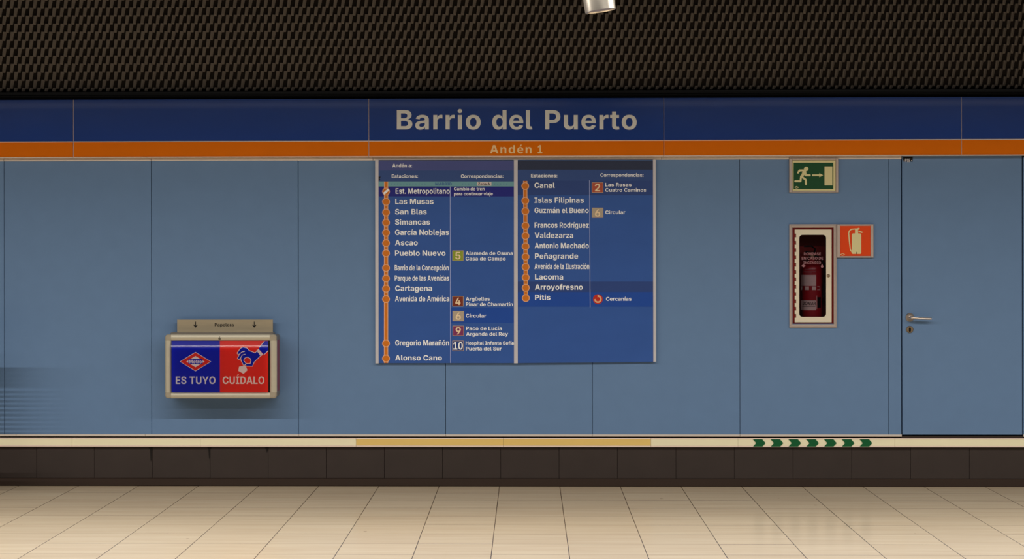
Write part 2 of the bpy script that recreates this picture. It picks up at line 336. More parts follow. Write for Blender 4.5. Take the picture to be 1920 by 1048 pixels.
FONT = """
  269
. 269|135,-9 ~99,-9 ~51,39 51,75 ~51,110 ~99,158 135,158 ~171,158 ~220,110 220,75 ~220,39 ~171,-9
0 646|323,-10 ~231,-10 ~108,79 ~45,245 45,363 ~45,481 ~108,648 ~232,737 323,737 ~415,737 ~539,648 ~601,481 601,363 ~601,245 ~539,79 ~416,-10|323,114 ~367,114 ~425,169 ~454,280 454,363 ~454,448 ~425,559 ~367,614 323,614 ~279,614 ~221,559 ~192,448 192,363 ~192,280 ~221,169 ~279,114
1 646|87,0 87,121 578,121 578,0|427,728 427,0 278,0 278,596 273,596 106,478 106,615 267,728
2 646|69,0 69,107 327,349 ~360,381 ~406,433 ~430,484 430,513 ~430,546 ~400,593 ~350,618 317,618 ~283,618 ~233,591 ~205,540 205,504 63,504 ~63,575 ~127,680 ~243,737 318,737 ~395,737 ~510,682 ~574,586 574,523 ~574,482 ~543,403 ~461,305 387,236 276,128 276,122 584,122 584,0
4 646|32,129 32,247 305,728 449,728 182,255 182,250 614,250 614,129|380,0 380,164 385,218 385,454 521,454 521,0
5 646|317,-10 ~242,-10 ~125,45 ~57,142 56,204 201,204 ~202,176 ~234,132 ~286,108 317,108 ~353,108 ~410,141 ~441,200 441,238 ~441,277 ~409,337 ~352,370 314,370 ~281,370 ~221,344 205,322 71,346 106,728 546,728 546,605 229,605 210,420 214,420 ~234,447 ~311,481 358,481 ~407,481 ~490,446 ~552,382 ~586,294 586,242 ~586,169 ~518,55 ~397,-10
6 646|325,-10 ~253,-10 ~133,49 ~62,159 62,236 ~62,293 ~107,407 155,478 324,728 474,728 246,393 205,393 ~216,410 ~260,443 ~322,463 359,463 ~426,463 ~527,409 ~584,308 584,238 ~584,164 ~517,52 ~400,-10|324,108 ~360,108 ~414,140 ~445,198 445,234 ~445,271 ~414,328 ~360,361 324,361 ~290,361 ~235,329 ~204,272 204,235 ~204,198 ~235,140 ~290,108
9 646|321,737 ~393,737 ~513,679 ~584,569 584,492 ~584,435 ~539,320 491,249 322,0 172,0 400,335 441,335 ~431,317 ~387,285 ~324,265 287,265 ~220,265 ~119,319 ~62,420 62,490 ~62,564 ~129,675 ~246,737|322,620 ~287,620 ~233,587 ~201,530 201,493 ~201,456 ~233,399 ~287,367 322,367 ~357,367 ~411,399 ~442,456 442,492 ~442,530 ~411,587 ~357,620
: 269|135,-9 ~99,-9 ~51,39 51,75 ~51,110 ~99,158 135,158 ~171,158 ~220,110 220,75 ~220,39 ~171,-9|135,353 ~99,353 ~51,401 51,437 ~51,472 ~99,521 135,521 ~171,521 ~220,472 220,437 ~220,401 ~171,353
A 747|24,0 273,728 468,728 723,0 557,0 441,351 ~419,419 ~376,581 352,676 385,676 ~361,580 ~321,418 301,351 188,0|179,169 179,286 567,286 567,169
B 662|66,0 66,728 355,728 ~435,728 ~541,679 ~595,595 595,541 ~595,498 ~560,434 ~501,393 464,384 464,377 ~505,375 ~578,332 ~623,254 623,200 ~623,143 ~567,52 ~455,0 373,0|215,123 344,123 ~409,123 ~470,173 470,215 ~470,245 ~440,293 ~385,320 347,320 215,320|215,422 332,422 ~364,422 ~415,445 ~444,487 444,517 ~444,556 ~388,606 335,606 215,606
C 740|384,-10 ~287,-10 ~134,78 ~46,245 46,363 ~46,482 ~135,649 ~288,737 384,737 ~446,737 ~553,703 ~636,636 ~689,540 697,479 546,479 ~541,509 ~513,555 ~472,588 ~418,605 387,605 ~330,605 ~244,548 ~197,440 197,363 ~197,285 ~245,177 ~330,123 386,123 ~417,123 ~471,140 ~513,172 ~541,219 547,249 697,249 ~691,198 ~643,105 ~563,32 ~452,-10
D 722|322,0 133,0 133,128 315,128 ~385,128 ~480,178 ~528,283 528,364 ~528,446 ~480,549 ~385,599 315,599 130,599 130,728 324,728 ~434,728 ~591,640 ~676,477 676,364 ~676,251 ~591,87 ~432,0|215,728 215,0 66,0 66,728
E 607|66,0 66,728 553,728 553,604 215,604 215,428 527,428 527,307 215,307 215,124 554,124 554,0
F 587|66,0 66,728 544,728 544,604 215,604 215,401 512,401 512,279 215,279 215,0
G 751|388,-10 ~286,-10 ~132,81 ~46,248 46,363 ~46,481 ~136,648 ~289,737 385,737 ~446,737 ~552,702 ~635,636 ~687,547 695,493 543,493 ~536,519 ~508,561 ~468,590 ~418,605 387,605 ~331,605 ~245,549 ~197,441 197,364 ~197,287 ~245,179 ~331,123 389,123 ~442,123 ~517,161 ~557,231 557,279 589,274 400,274 400,388 702,388 702,297 ~702,201 ~621,64 ~480,-10
H 747|66,0 66,728 215,728 215,434 532,434 532,728 681,728 681,0 532,0 532,310 215,310 215,0
I 477|36,0 36,124 164,124 164,604 36,604 36,728 441,728 441,604 313,604 313,124 441,124 441,0
J 584|277,-10 ~164,-10 ~33,109 33,219 33,261 182,261 182,216 ~182,164 ~233,111 277,111 ~320,111 ~371,164 371,217 371,728 519,728 519,219 ~519,109 ~389,-10
L 565|66,0 66,728 215,728 215,124 529,124 529,0
M 932|66,0 66,728 295,728 412,394 ~420,370 ~439,296 ~458,210 ~476,129 481,99 452,99 ~458,128 ~475,209 ~494,295 ~513,370 521,394 637,728 866,728 866,0 716,0 716,343 ~716,367 ~718,438 ~720,520 ~722,604 722,641 732,641 ~723,600 ~700,514 ~677,433 ~657,365 649,343 529,0 403,0 281,343 ~274,365 ~253,432 ~230,513 ~207,600 196,641 208,641 ~208,606 ~210,523 ~212,440 ~214,367 214,343 214,0
N 762|66,0 66,728 232,728 462,359 ~479,331 ~516,265 ~553,184 572,133 557,133 ~553,174 ~548,265 ~544,349 544,378 544,728 696,728 696,0 530,0 321,334 ~298,372 ~259,442 ~216,528 187,587 206,587 ~209,535 ~215,438 ~218,359 218,334 218,0
O 770|385,-10 ~289,-10 ~135,78 ~46,245 46,363 ~46,482 ~135,649 ~289,737 385,737 ~482,737 ~635,649 ~725,482 725,363 ~725,245 ~635,78 ~482,-10|385,123 ~442,123 ~526,178 ~573,286 573,363 ~573,442 ~526,550 ~442,605 385,605 ~329,605 ~244,549 ~197,442 197,363 ~197,286 ~244,178 ~329,123
P 648|66,0 66,728 350,728 ~432,728 ~549,664 ~610,554 610,482 ~610,410 ~548,300 ~430,238 346,238 164,238 164,358 322,358 ~368,358 ~427,390 ~456,445 456,482 ~456,519 ~427,574 ~368,605 322,605 215,605 215,0
R 657|66,0 66,728 350,728 ~432,728 ~549,669 ~610,562 610,491 ~610,419 ~548,315 ~430,260 346,260 154,260 154,380 322,380 ~368,380 ~427,405 ~456,454 456,491 ~456,528 ~427,578 ~368,605 322,605 215,605 215,0|471,0 294,331 455,331 636,0
S 655|333,-11 ~245,-11 ~116,43 ~44,148 41,226 186,226 ~189,189 ~227,140 ~291,115 331,115 ~371,115 ~430,138 ~463,180 463,208 ~463,233 ~434,267 ~378,291 338,300 258,320 ~166,343 ~61,439 61,518 ~61,584 ~132,683 ~256,737 335,737 ~415,737 ~535,682 ~603,584 604,520 460,520 ~455,564 ~389,612 333,612 ~295,612 ~242,590 ~214,552 214,528 ~214,501 ~246,466 ~300,443 330,436 396,420 ~442,410 ~521,374 ~580,323 ~613,253 613,207 ~613,141 ~547,43 ~421,-11
T 668|37,604 37,728 631,728 631,604 409,604 409,0 259,0 259,604
U 732|366,-10 ~276,-10 ~141,56 ~66,176 66,255 66,728 215,728 215,268 ~215,225 ~253,159 ~320,122 366,122 ~412,122 ~480,159 ~517,225 517,268 517,728 666,728 666,255 ~666,176 ~591,56 ~456,-10
V 747|279,0 24,728 189,728 306,377 ~327,310 ~370,150 393,56 361,56 ~385,151 ~426,310 446,377 558,728 723,728 473,0
Y 731|293,0 293,274 24,728 198,728 321,501 ~340,467 ~370,400 385,353 353,353 ~368,400 ~396,467 414,501 533,728 707,728 442,274 442,0
Z 664|56,0 56,89 351,506 ~378,544 ~444,621 477,658 488,610 ~440,606 ~341,604 293,604 55,604 55,728 608,728 608,638 318,229 ~290,189 ~222,109 187,69 176,117 ~227,122 ~329,124 380,124 609,124 609,0
a 581|215,-11 ~163,-11 ~81,26 ~33,99 33,153 ~33,198 ~67,260 ~125,297 ~199,317 239,320 ~286,325 ~345,334 ~372,352 372,369 372,372 ~372,395 ~352,427 ~314,444 286,444 ~258,444 ~216,427 ~189,399 183,381 49,404 ~63,451 ~128,518 ~226,553 286,553 ~330,553 ~413,532 ~479,488 ~518,417 518,368 518,0 379,0 379,76 374,76 ~361,50 ~317,11 ~256,-11|256,92 ~291,92 ~343,120 ~373,166 373,195 373,254 ~366,250 ~340,242 ~308,236 ~276,231 264,229 ~237,226 ~196,208 ~174,179 174,157 ~174,136 ~195,107 ~232,92
b 630|368,-9 ~324,-9 ~262,21 ~224,65 214,87 206,87 206,0 62,0 62,728 209,728 209,454 214,454 ~224,476 ~261,522 ~323,553 369,553 ~430,553 ~530,490 ~591,365 591,272 ~591,181 ~532,56 ~431,-9|323,108 ~362,108 ~414,150 ~440,225 440,272 ~440,320 ~414,394 ~362,435 323,435 ~286,435 ~233,395 ~206,322 206,272 ~206,223 ~233,149 ~286,108
c 588|306,-11 ~224,-11 ~105,60 ~40,187 40,271 ~40,355 ~105,482 ~224,553 306,553 ~355,553 ~437,527 ~501,480 ~541,413 549,371 413,346 ~409,367 ~390,401 ~364,425 ~329,437 308,437 ~269,437 ~216,395 ~189,321 189,271 ~189,222 ~216,147 ~269,105 308,105 ~329,105 ~364,118 ~392,142 ~410,178 414,200 550,175 ~543,131 ~501,63 ~438,15 ~355,-11
d 630|262,-9 ~199,-9 ~98,56 ~40,181 40,272 ~40,365 ~100,490 ~201,553 261,553 ~307,553 ~369,522 ~407,476 417,454 421,454 421,728 568,728 568,0 424,0 424,87 417,87 ~407,65 ~368,21 ~307,-9|307,108 ~344,108 ~397,149 ~425,223 425,272 ~425,322 ~397,395 ~345,435 307,435 ~269,435 ~217,394 ~190,320 190,272 ~190,225 ~217,150 ~269,108
e 596|309,-11 ~226,-11 ~105,58 ~40,184 40,270 ~40,354 ~104,482 ~222,553 302,553 ~355,553 ~448,519 ~518,450 ~558,346 558,276 558,235 100,235 100,327 487,327 418,302 ~418,345 ~392,408 ~341,442 303,442 ~265,442 ~212,407 ~184,347 184,309 184,244 ~184,196 ~216,132 ~274,100 312,100 ~337,100 ~379,114 ~409,143 417,164 550,139 ~536,94 ~471,27 ~373,-11
f 398|366,546 366,434 10,434 10,546|106,0 106,588 ~106,646 ~152,723 ~233,762 283,762 ~318,762 ~375,751 388,747 362,636 ~353,639 ~328,644 313,644 ~280,644 ~252,612 252,583 252,0
g 632|305,-216 ~237,-216 ~135,-181 ~72,-121 60,-82 186,-47 ~193,-62 ~221,-91 ~269,-109 304,-109 ~360,-109 ~425,-58 425,-4 425,97 413,97 ~403,75 ~366,34 ~306,8 262,8 ~200,8 ~99,66 ~40,184 40,274 ~40,366 ~101,490 ~202,553 262,553 ~308,553 ~370,522 ~409,476 419,454 425,454 425,546 569,546 569,5 ~569,-69 ~501,-167 ~382,-216|308,119 ~345,119 ~397,156 ~425,226 425,275 ~425,323 ~398,395 ~345,435 308,435 ~269,435 ~217,394 ~190,322 190,275 ~190,227 ~217,157 ~269,119
h 623|209,316 209,0 62,0 62,728 206,728 206,410 194,410 ~216,478 ~303,553 372,553 ~429,553 ~514,503 ~560,411 560,347 560,0 414,0 414,322 ~414,373 ~361,430 315,430 ~284,430 ~236,403 ~209,352
i 271|62,0 62,546 209,546 209,0|136,617 ~102,617 ~55,661 55,692 ~55,724 ~102,768 136,768 ~169,768 ~216,724 216,692 ~216,661 ~169,617
j 271|62,546 209,546 209,-28 ~209,-91 ~160,-168 ~69,-204 5,-204 -24,-204 -24,-89 -5,-89 ~32,-89 ~62,-57 62,-26|136,617 ~103,617 ~55,661 55,692 ~55,724 ~103,768 136,768 ~169,768 ~216,724 216,692 ~216,661 ~169,617
l 309|225,-3 ~141,-3 ~62,69 62,142 62,728 209,728 209,162 ~209,136 ~227,112 249,112 ~261,112 ~274,114 279,115 302,8 ~290,4 ~250,-3
m 912|62,0 62,546 198,546 206,410 195,410 ~207,461 ~257,524 ~323,554 360,554 ~419,554 ~491,479 508,401 491,401 ~503,454 ~559,522 ~634,554 676,554 ~726,554 ~805,510 ~850,428 850,368 850,0 704,0 704,340 ~704,387 ~653,432 617,432 ~589,432 ~549,408 ~527,365 527,336 527,0 385,0 385,344 ~385,384 ~338,432 300,432 ~275,432 ~233,408 ~209,363 209,330 209,0
n 622|209,316 209,0 62,0 62,546 201,546 203,410 194,410 ~216,478 ~303,553 372,553 ~429,553 ~513,503 ~560,411 560,347 560,0 414,0 414,322 ~414,373 ~361,430 315,430 ~284,430 ~236,403 ~209,352
o 613|307,-11 ~225,-11 ~105,60 ~40,187 40,271 ~40,355 ~105,482 ~225,553 307,553 ~389,553 ~509,482 ~574,355 574,271 ~574,187 ~509,60 ~389,-11|307,105 ~346,105 ~398,148 ~425,223 425,271 ~425,319 ~398,394 ~346,437 307,437 ~268,437 ~215,394 ~189,319 189,271 ~189,223 ~215,148 ~268,105
p 630|62,-204 62,546 206,546 206,454 214,454 ~224,476 ~261,522 ~323,553 369,553 ~430,553 ~530,490 ~591,365 591,272 ~591,181 ~532,56 ~431,-9 368,-9 ~324,-9 ~262,21 ~224,65 214,87 209,87 209,-204|323,108 ~362,108 ~414,150 ~440,225 440,272 ~440,320 ~414,394 ~362,435 323,435 ~286,435 ~233,395 ~206,322 206,272 ~206,223 ~233,149 ~286,108
q 630|568,-204 421,-204 421,87 417,87 ~407,65 ~368,21 ~307,-9 262,-9 ~199,-9 ~98,56 ~40,181 40,272 ~40,365 ~100,490 ~201,553 261,553 ~307,553 ~369,522 ~407,476 417,454 424,454 424,546 568,546|307,108 ~344,108 ~397,149 ~425,223 425,272 ~425,322 ~397,395 ~345,435 307,435 ~269,435 ~217,394 ~190,320 190,272 ~190,225 ~217,150 ~269,108
r 407|62,0 62,546 204,546 204,451 210,451 ~225,501 ~296,553 342,553 ~353,553 ~379,551 389,548 389,417 ~379,421 ~342,425 326,425 ~292,425 ~239,396 ~209,345 209,311 209,0
s 560|279,-11 ~213,-11 ~112,27 ~47,99 38,149 174,173 ~185,135 ~239,97 284,97 ~325,97 ~374,128 374,153 ~374,174 ~340,202 303,209 209,229 ~131,245 ~52,322 52,384 ~52,436 ~110,512 ~213,553 282,553 ~346,553 ~441,517 ~499,452 509,407 379,384 ~371,412 ~324,448 284,448 ~248,448 ~199,417 199,392 ~199,372 ~230,343 269,335 367,316 ~446,300 ~524,227 524,168 ~524,115 ~461,34 ~351,-11
t 366|334,546 334,434 10,434 10,546|85,676 231,676 231,160 ~231,134 ~255,109 281,109 ~290,109 ~320,113 328,115 349,5 ~324,-2 ~276,-8 254,-8 ~172,-8 ~85,72 85,147
u 623|250,-7 ~194,-7 ~109,43 ~62,135 62,199 62,546 209,546 209,224 ~209,173 ~262,116 308,116 ~339,116 ~386,143 ~414,194 414,230 414,546 560,546 560,0 422,0 420,136 428,136 ~407,68 ~319,-7
v 600|216,0 15,546 171,546 263,263 ~279,210 ~304,101 317,43 286,43 ~299,101 ~323,209 340,263 430,546 584,546 383,0
y 602|59,-193 92,-83 110,-88 ~140,-95 ~185,-88 ~213,-58 216,-31 220,-2 15,546 171,546 263,263 ~279,209 ~300,102 314,43 280,43 ~293,102 ~319,210 337,263 433,546 587,546 355,-64 ~338,-108 ~286,-173 ~209,-208 154,-208 ~125,-208 ~74,-200
z 573|58,0 58,89 328,424 328,428 67,428 67,546 505,546 505,449 251,122 251,118 514,118 514,0
Í 477|36,0 36,124 164,124 164,604 36,604 36,728 441,728 441,604 313,604 313,124 441,124 441,0|185,797 253,949 389,949 288,797
á 581|215,-11 ~163,-11 ~81,26 ~33,99 33,153 ~33,198 ~67,260 ~125,297 ~199,317 239,320 ~286,325 ~345,334 ~372,352 372,369 372,372 ~372,395 ~352,427 ~314,444 286,444 ~258,444 ~216,427 ~189,399 183,381 49,404 ~63,451 ~128,518 ~226,553 286,553 ~330,553 ~413,532 ~479,488 ~518,417 518,368 518,0 379,0 379,76 374,76 ~361,50 ~317,11 ~256,-11|256,92 ~291,92 ~343,120 ~373,166 373,195 373,254 ~366,250 ~340,242 ~308,236 ~276,231 264,229 ~237,226 ~196,208 ~174,179 174,157 ~174,136 ~195,107 ~232,92|235,615 303,767 438,767 337,615
é 596|309,-11 ~226,-11 ~105,58 ~40,184 40,270 ~40,354 ~104,482 ~222,553 302,553 ~355,553 ~448,519 ~518,450 ~558,346 558,276 558,235 100,235 100,327 487,327 418,302 ~418,345 ~392,408 ~341,442 303,442 ~265,442 ~212,407 ~184,347 184,309 184,244 ~184,196 ~216,132 ~274,100 312,100 ~337,100 ~379,114 ~409,143 417,164 550,139 ~536,94 ~471,27 ~373,-11|246,615 314,767 450,767 349,615
í 271|62,0 62,546 209,546 209,0|82,615 150,767 286,767 185,615
ñ 622|209,316 209,0 62,0 62,546 201,546 203,410 194,410 ~216,478 ~303,553 372,553 ~429,553 ~513,503 ~560,411 560,347 560,0 414,0 414,322 ~414,373 ~361,430 315,430 ~284,430 ~236,403 ~209,352|379,626 ~356,626 ~319,641 ~290,661 ~265,676 254,676 ~239,676 ~223,650 222,629 141,629 ~143,691 ~198,758 243,758 ~266,758 ~302,743 ~331,723 ~356,708 368,708 ~385,708 ~400,732 401,756 481,756 ~480,694 ~423,626
ó 613|307,-11 ~225,-11 ~105,60 ~40,187 40,271 ~40,355 ~105,482 ~225,553 307,553 ~389,553 ~509,482 ~574,355 574,271 ~574,187 ~509,60 ~389,-11|307,105 ~346,105 ~398,148 ~425,223 425,271 ~425,319 ~398,394 ~346,437 307,437 ~268,437 ~215,394 ~189,319 189,271 ~189,223 ~215,148 ~268,105|253,615 321,767 457,767 356,615
ü 623|250,-7 ~194,-7 ~109,43 ~62,135 62,199 62,546 209,546 209,224 ~209,173 ~262,116 308,116 ~339,116 ~386,143 ~414,194 414,230 414,546 560,546 560,0 422,0 420,136 428,136 ~407,68 ~319,-7|420,621 ~390,621 ~347,663 347,692 ~347,722 ~390,763 420,763 ~450,763 ~493,722 493,692 ~493,663 ~450,621|203,621 ~173,621 ~130,663 130,692 ~130,722 ~173,763 203,763 ~234,763 ~276,722 276,692 ~276,663 ~234,621
"""
# ------------------------------------------------------------------ lettering (bold grotesque outlines, 1000 units per em, ~ = off-curve)
GLYPHS = {}
for ln in FONT.strip('\n').split('\n'):
    ch, rest = ln[0], ln[2:].split('|')
    GLYPHS[ch] = (int(rest[0]), [[((t[0] != '~'), *map(int, t.lstrip('~').split(','))) for t in c.split()] for c in rest[1:]])
_gc = {}
def glyph(ch, steps):
    if (ch, steps) in _gc: return _gc[ch, steps]
    adv, cs = GLYPHS[ch]; out = []
    for c in cs:
        q = []
        for i, (on, x, y) in enumerate(c):            # make implied on-curve points explicit
            po, px_, py_ = c[i - 1]
            if not on and not po: q.append((True, (px_ + x) / 2, (py_ + y) / 2))
            q.append((on, x, y))
        while not q[0][0]: q = q[1:] + q[:1]
        o = []; n = len(q)
        for i in range(n):
            on, x, y = q[i]
            if on: o.append((x, y))
            else:
                a, b = q[i - 1], q[(i + 1) % n]
                for k in range(1, steps):
                    t = k / steps
                    o.append(((1 - t) ** 2 * a[1] + 2 * t * (1 - t) * x + t * t * b[1], (1 - t) ** 2 * a[2] + 2 * t * (1 - t) * y + t * t * b[2]))
        out.append(o)
    tri = tri2d(out) if out else ([], [])
    xs = [p[0] for p in tri[0]] or [0]
    _gc[ch, steps] = (adv, tri, min(xs), max(xs)); return _gc[ch, steps]
def text(mb, s, x0, x1, base, cap, y, m, steps=3, stretch=1.05, slope=0.0, warp=None):
    """print s between photograph columns x0..x1 with its baseline at row base and capitals cap pixels high"""
    k = cap / 727.0
    g = [glyph(c, steps) for c in s]
    pos = [0]
    for a in g[:-1]: pos.append(pos[-1] + a[0])
    u0 = g[0][2]; nat = (pos[-1] + g[-1][3] - u0) * k
    sx = 1.0; tr = 0.0
    tgt = x1 - x0
    if len(s) == 1 or tgt <= nat: sx = tgt / nat
    else:
        sx = min(stretch, tgt / nat); tr = (tgt - nat * sx) / (len(s) - 1)
    for i, (c, a) in enumerate(zip(s, g)):
        vs, ts = a[1]
        if not ts: continue
        pts = []
        for (u, v) in vs:
            px = x0 + (pos[i] + u - u0) * k * sx + tr * i
            q = P(px, base - v * k + slope * (px - x0), y)
            pts.append((q.x, y if warp is None else warp(q.x), q.z))
        mb.add(pts, ts, m)
    return mb

# ------------------------------------------------------------------ scene objects
def thing(name, label, cat, loc, group=None):
    o = bpy.data.objects.new(name, None); COL.objects.link(o); o.location = loc; o['_w'] = tuple(loc)
    o.empty_display_size = 0.05
    o['label'] = label; o['category'] = cat
    if group: o['group'] = group
    return o
def struct(o): o['kind'] = 'structure'; return o

WX0, WX1 = -5.6, 4.9                          # length of wall that is built
FR = -0.06                                   # face of the frieze in front of the wall cladding

# ------------------------------------------------------------------ floor, wall, trims
mb = MB(); mb.box(WX0 - 0.6, WX1 + 0.6, -5.0, 0.05, -0.12, 0.0, M['floor'])
fl = struct(mb.build('floor', origin=(0, 0, 0)))

ZB, ZT = Z(814.5), Z(296.5)                   # cladding panels, bottom and top
DX0, DX1 = X(1690.5), X(1917.5)               # door opening
CB = (X(1486), X(1562.8), Z(607), Z(427.2))   # hole for the recessed cabinet
mb = MB()
joints = [8, 284, 559.3, 835, 1110.5, 1387, 1665.5]
xs = [X(j) for j in joints]
xs = [xs[0] - 1.0, ] + xs
while xs[0] > WX0: xs = [xs[0] - 1.0] + xs
xs[0] = WX0
spans = list(zip(xs, xs[1:])) + [(xs[-1], DX0), (DX1 + 0.003, X(1945)), (X(1945), WX1)]
g = 0.0016
for a, b in spans:
    if a < CB[0] < b:
        mb.prism([ccw([(a + g, ZB), (b - g, ZB), (b - g, ZT), (a + g, ZT)]),
                  cw([(CB[0], CB[2]), (CB[1], CB[2]), (CB[1], CB[3]), (CB[0], CB[3])])], 0.0, 0.03, M['wall'])
    else: mb.bbox(a + g, b - g if b != DX0 else b - 0.003, 0.0, 0.03, ZB, ZT, M['wall'], 0.0012)
mb.box(WX0, WX1, 0.24, 0.30, 0.0, Z(170), M['void'])
mb.box(X(1664), DX0 - 0.003, 0.031, 0.2399, 0.3, ZT, M['void'])
mb.box(DX1 + 0.003, DX1 + 0.09, 0.031, 0.2399, 0.3, ZT, M['void'])
struct(mb.build('wall_back', origin=(0, 0.24, 0)))

def rail_mesh(z0, z1, y0, x0, x1, m, splits=()):
    b = MB(); cuts = [x0] + [c for c in splits] + [x1]
    for a, c in zip(cuts, cuts[1:]): b.bbox(a + 0.0006, c - 0.0006, y0, 0.012, z0, z1, m, 0.0035)
    return b
# aluminium rails above and below the cladding
struct(rail_mesh(Z(300.2), Z(294.2), -0.010, WX0, DX0, M['alu'], [X(p) for p in (8, 284, 700, 1240, 1480)]).build('trim_1'))
b = rail_mesh(Z(818.2), Z(814.0), -0.008, WX0, DX0, M['alu'], [X(p) for p in (30, 272, 560, 835, 1110, 1387)])
struct(b.build('trim_2'))
b = MB(); b.box(DX1 + 0.003, WX1, -0.008, 0.012, Z(818.2), Z(814.0), M['alu']); struct(b.build('trim_3'))
# dark gap below
b = MB(); b.box(WX0, WX1, 0.02, 0.24, Z(840), Z(816.5), M['void']); b.box(DX0 - 0.003, DX1 + 0.003, 0.0, 0.0199, Z(826), Z(816.8), M['plinth']); struct(b.build('trim_4'))
# dark skirting of square tiles and the plinth under it
b = MB(); p = X(1047.7); T = 109.4 / 276.0; k0 = math.ceil((WX0 - p) / T)
zt, zm = Z(836.6), Z(897.5)
e = [WX0] + [p + T * k for k in range(k0, int((WX1 - p) / T) + 1)] + [WX1]
for i, (a, c) in enumerate(zip(e, e[1:])): b.bbox(a + 0.0009, c - 0.0009, 0.012 + 0.0012 * (i * 7 % 3), 0.06, zm + 0.001, zt, M['tile'], 0.001)
for cx_, ln_ in ((283.0, 26), (392.6, 22), (500.8, 9)):
    b.flat([pxz([(cx_ - 4.5, 838.6), (cx_ + 4, 838.6), (cx_ + 2, 843), (cx_ + 1.6, 838 + ln_ * 0.6), (cx_ + 0.8, 838 + ln_), (cx_ - 0.6, 838 + ln_), (cx_ - 1.2, 850), (cx_ - 2, 842)], 0.0105)], 0.0105, M['drip'])
struct(b.build('baseboard_back'))
b = MB(); b.bbox(WX0, WX1, 0.008, 0.06, 0.0, zm, M['plinth'], 0.004); struct(b.build('trim_5'))

# ------------------------------------------------------------------ service door
door = struct(thing('door_1', '', '', (DX0, 0.03, ZB)))
del door['label']; del door['category']
mb = MB(); mb.bbox(X(1691.8), X(1916.6), 0.003, 0.045, Z(814.6), Z(292.4), M['wall'], 0.0015); mb.build('door_leaf', door)
hx, hz = X(1705.9), Z(595.6)
mb = MB(); mb.lathe([(0.0, -0.006), (0.026, -0.006), (0.029, -0.003), (0.029, 0.003)], (hx, 0, hz), M['steel'], 'y')
mb.tube([(hx, 0.0, hz), (hx, -0.035, hz), (hx + 0.004, -0.045, hz - 0.001), (hx + 0.014, -0.050, hz - 0.002), (hx + 0.05, -0.051, hz - 0.005),
         (hx + 0.136, -0.050, hz - 0.008)], [0.0095, 0.0095, 0.009, 0.0085, 0.0085, 0.008], M['steel'])
o = mb.build('door_handle', door); o['label'] = 'brushed steel lever handle'
kx, kz = X(1705.7), Z(618.2)
mb = MB(); mb.lathe([(0.0, -0.005), (0.021, -0.005), (0.024, -0.002), (0.024, 0.003)], (kx, 0, kz), M['brass'], 'y')
mb.prism([ccw(rrect(kx - 0.006, kx + 0.006, kz - 0.016, kz + 0.014, 0.006))], -0.0075, -0.004, M['void'])
mb.build('lock_escutcheon', door)
mb = MB(); mb.bbox(X(1693.8), X(1711.6), -0.001, 0.003, Z(304.6), Z(296.2), M['rubber'], 0.0008)
text(mb, 'PIE', 1697, 1706.5, 303.6, 6, -0.0016, M['rail'])
decal(mb, [circle(1695.3, 301.6, 1)], -0.0016, M['rail']); decal(mb, [circle(1709.4, 301.2, 1)], -0.0016, M['rail'])
mb.build('number_plate', door)

# ------------------------------------------------------------------ frieze of enamel panels
def frieze(px0, px1, name, label, cat, group=None):
    x0, x1 = (WX0 if px0 is None else X(px0, FR)), (WX1 if px1 is None else X(px1, FR))
    x0 += 0.0015; x1 -= 0.0015
    zb, zs, zt = Z(293.8, FR), Z(264.2, FR), Z(184.3, FR)
    t = thing(name, label, cat, ((x0 + x1) / 2, 0.0, zb), group)
    hem = 0.0055
    def bar(nm, m, prof):
        b = MB(); n = len(prof)
        b.add([(xx, y, z) for xx in (x0, x1) for y, z in prof], [tuple(range(n - 1, -1, -1)), tuple(range(n, 2 * n))], m)
        b.add([(xx, y, z) for xx in (x0, x1) for y, z in prof], [(i, (i + 1) % n, (i + 1) % n + n, i + n) for i in range(n)], m, n > 6)
        return b.build(nm, t)
    R = 0.80
    curve = [(FR + R * (1 - math.cos(math.radians(a))), zt - 0.0698 + R * math.sin(math.radians(a))) for a in (0, .5, 1, 1.5, 2, 2.5, 3, 3.5, 4, 4.5, 5)]
    bar('blue_panel', M['frieze'], [(-0.001, zs + 0.0035), (FR, zs + 0.0035), (FR, zt - 0.076)] + curve + [(-0.001, curve[-1][1])])
    bar('edge_strip', M['silver'], [(-0.001, zs - 0.0025), (FR - 0.003, zs - 0.0025), (FR - 0.003, zs + 0.0035), (-0.001, zs + 0.0035)])
    bar('orange_stripe', M['orange'], [(-0.001, zb + hem), (FR, zb + hem), (FR, zs - 0.0025), (-0.001, zs - 0.0025)])
    bar('edge_strip', M['silver'], [(-0.001, zb), (FR - 0.004, zb), (FR - 0.004, zb + hem), (-0.001, zb + hem)])
    b = MB(); pf = [(FR, zb + hem)] + curve; q = len(pf)
    b.add([(xx, y + dy, z) for xx in (x0 - 0.001, x0 + 0.0018) for dy in (-0.0015, 0.004) for y, z in pf],
          [(i, i + 1, i + 1 + 2 * q, i + 2 * q) for i in range(q - 1)] + [(i, i + 1, i + 1 + q, i + q) for i in range(q - 1)] + [(i + 2 * q, i + 1 + 2 * q, i + 1 + 3 * q, i + 3 * q) for i in range(q - 1)], M['joint'])
    b.build('end_strip', t)
    return t
GF = 'enamel frieze panels above the cladding'
frieze(None, 137.5, 'frieze_panel', 'plain navy and orange frieze panel at the left edge of the wall', 'panel', GF)
frieze(137.5, 691.5, 'frieze_panel', 'long navy and orange frieze panel high above the litter bin', 'panel', GF)
t = frieze(691.5, 1244.5, 'station_name_sign', 'navy and orange sign reading Barrio del Puerto and Andén 1', 'sign')
for wd_, a_, c_ in (('Barrio', 744, 901.3), ('del', 923, 998.3), ('Puerto', 1022.2, 1193.8)):
    b = MB(); text(b, wd_, a_, c_, 242.6, 36.2, FR - 0.0008, M['letter'], 8); b.build('lettering', t)
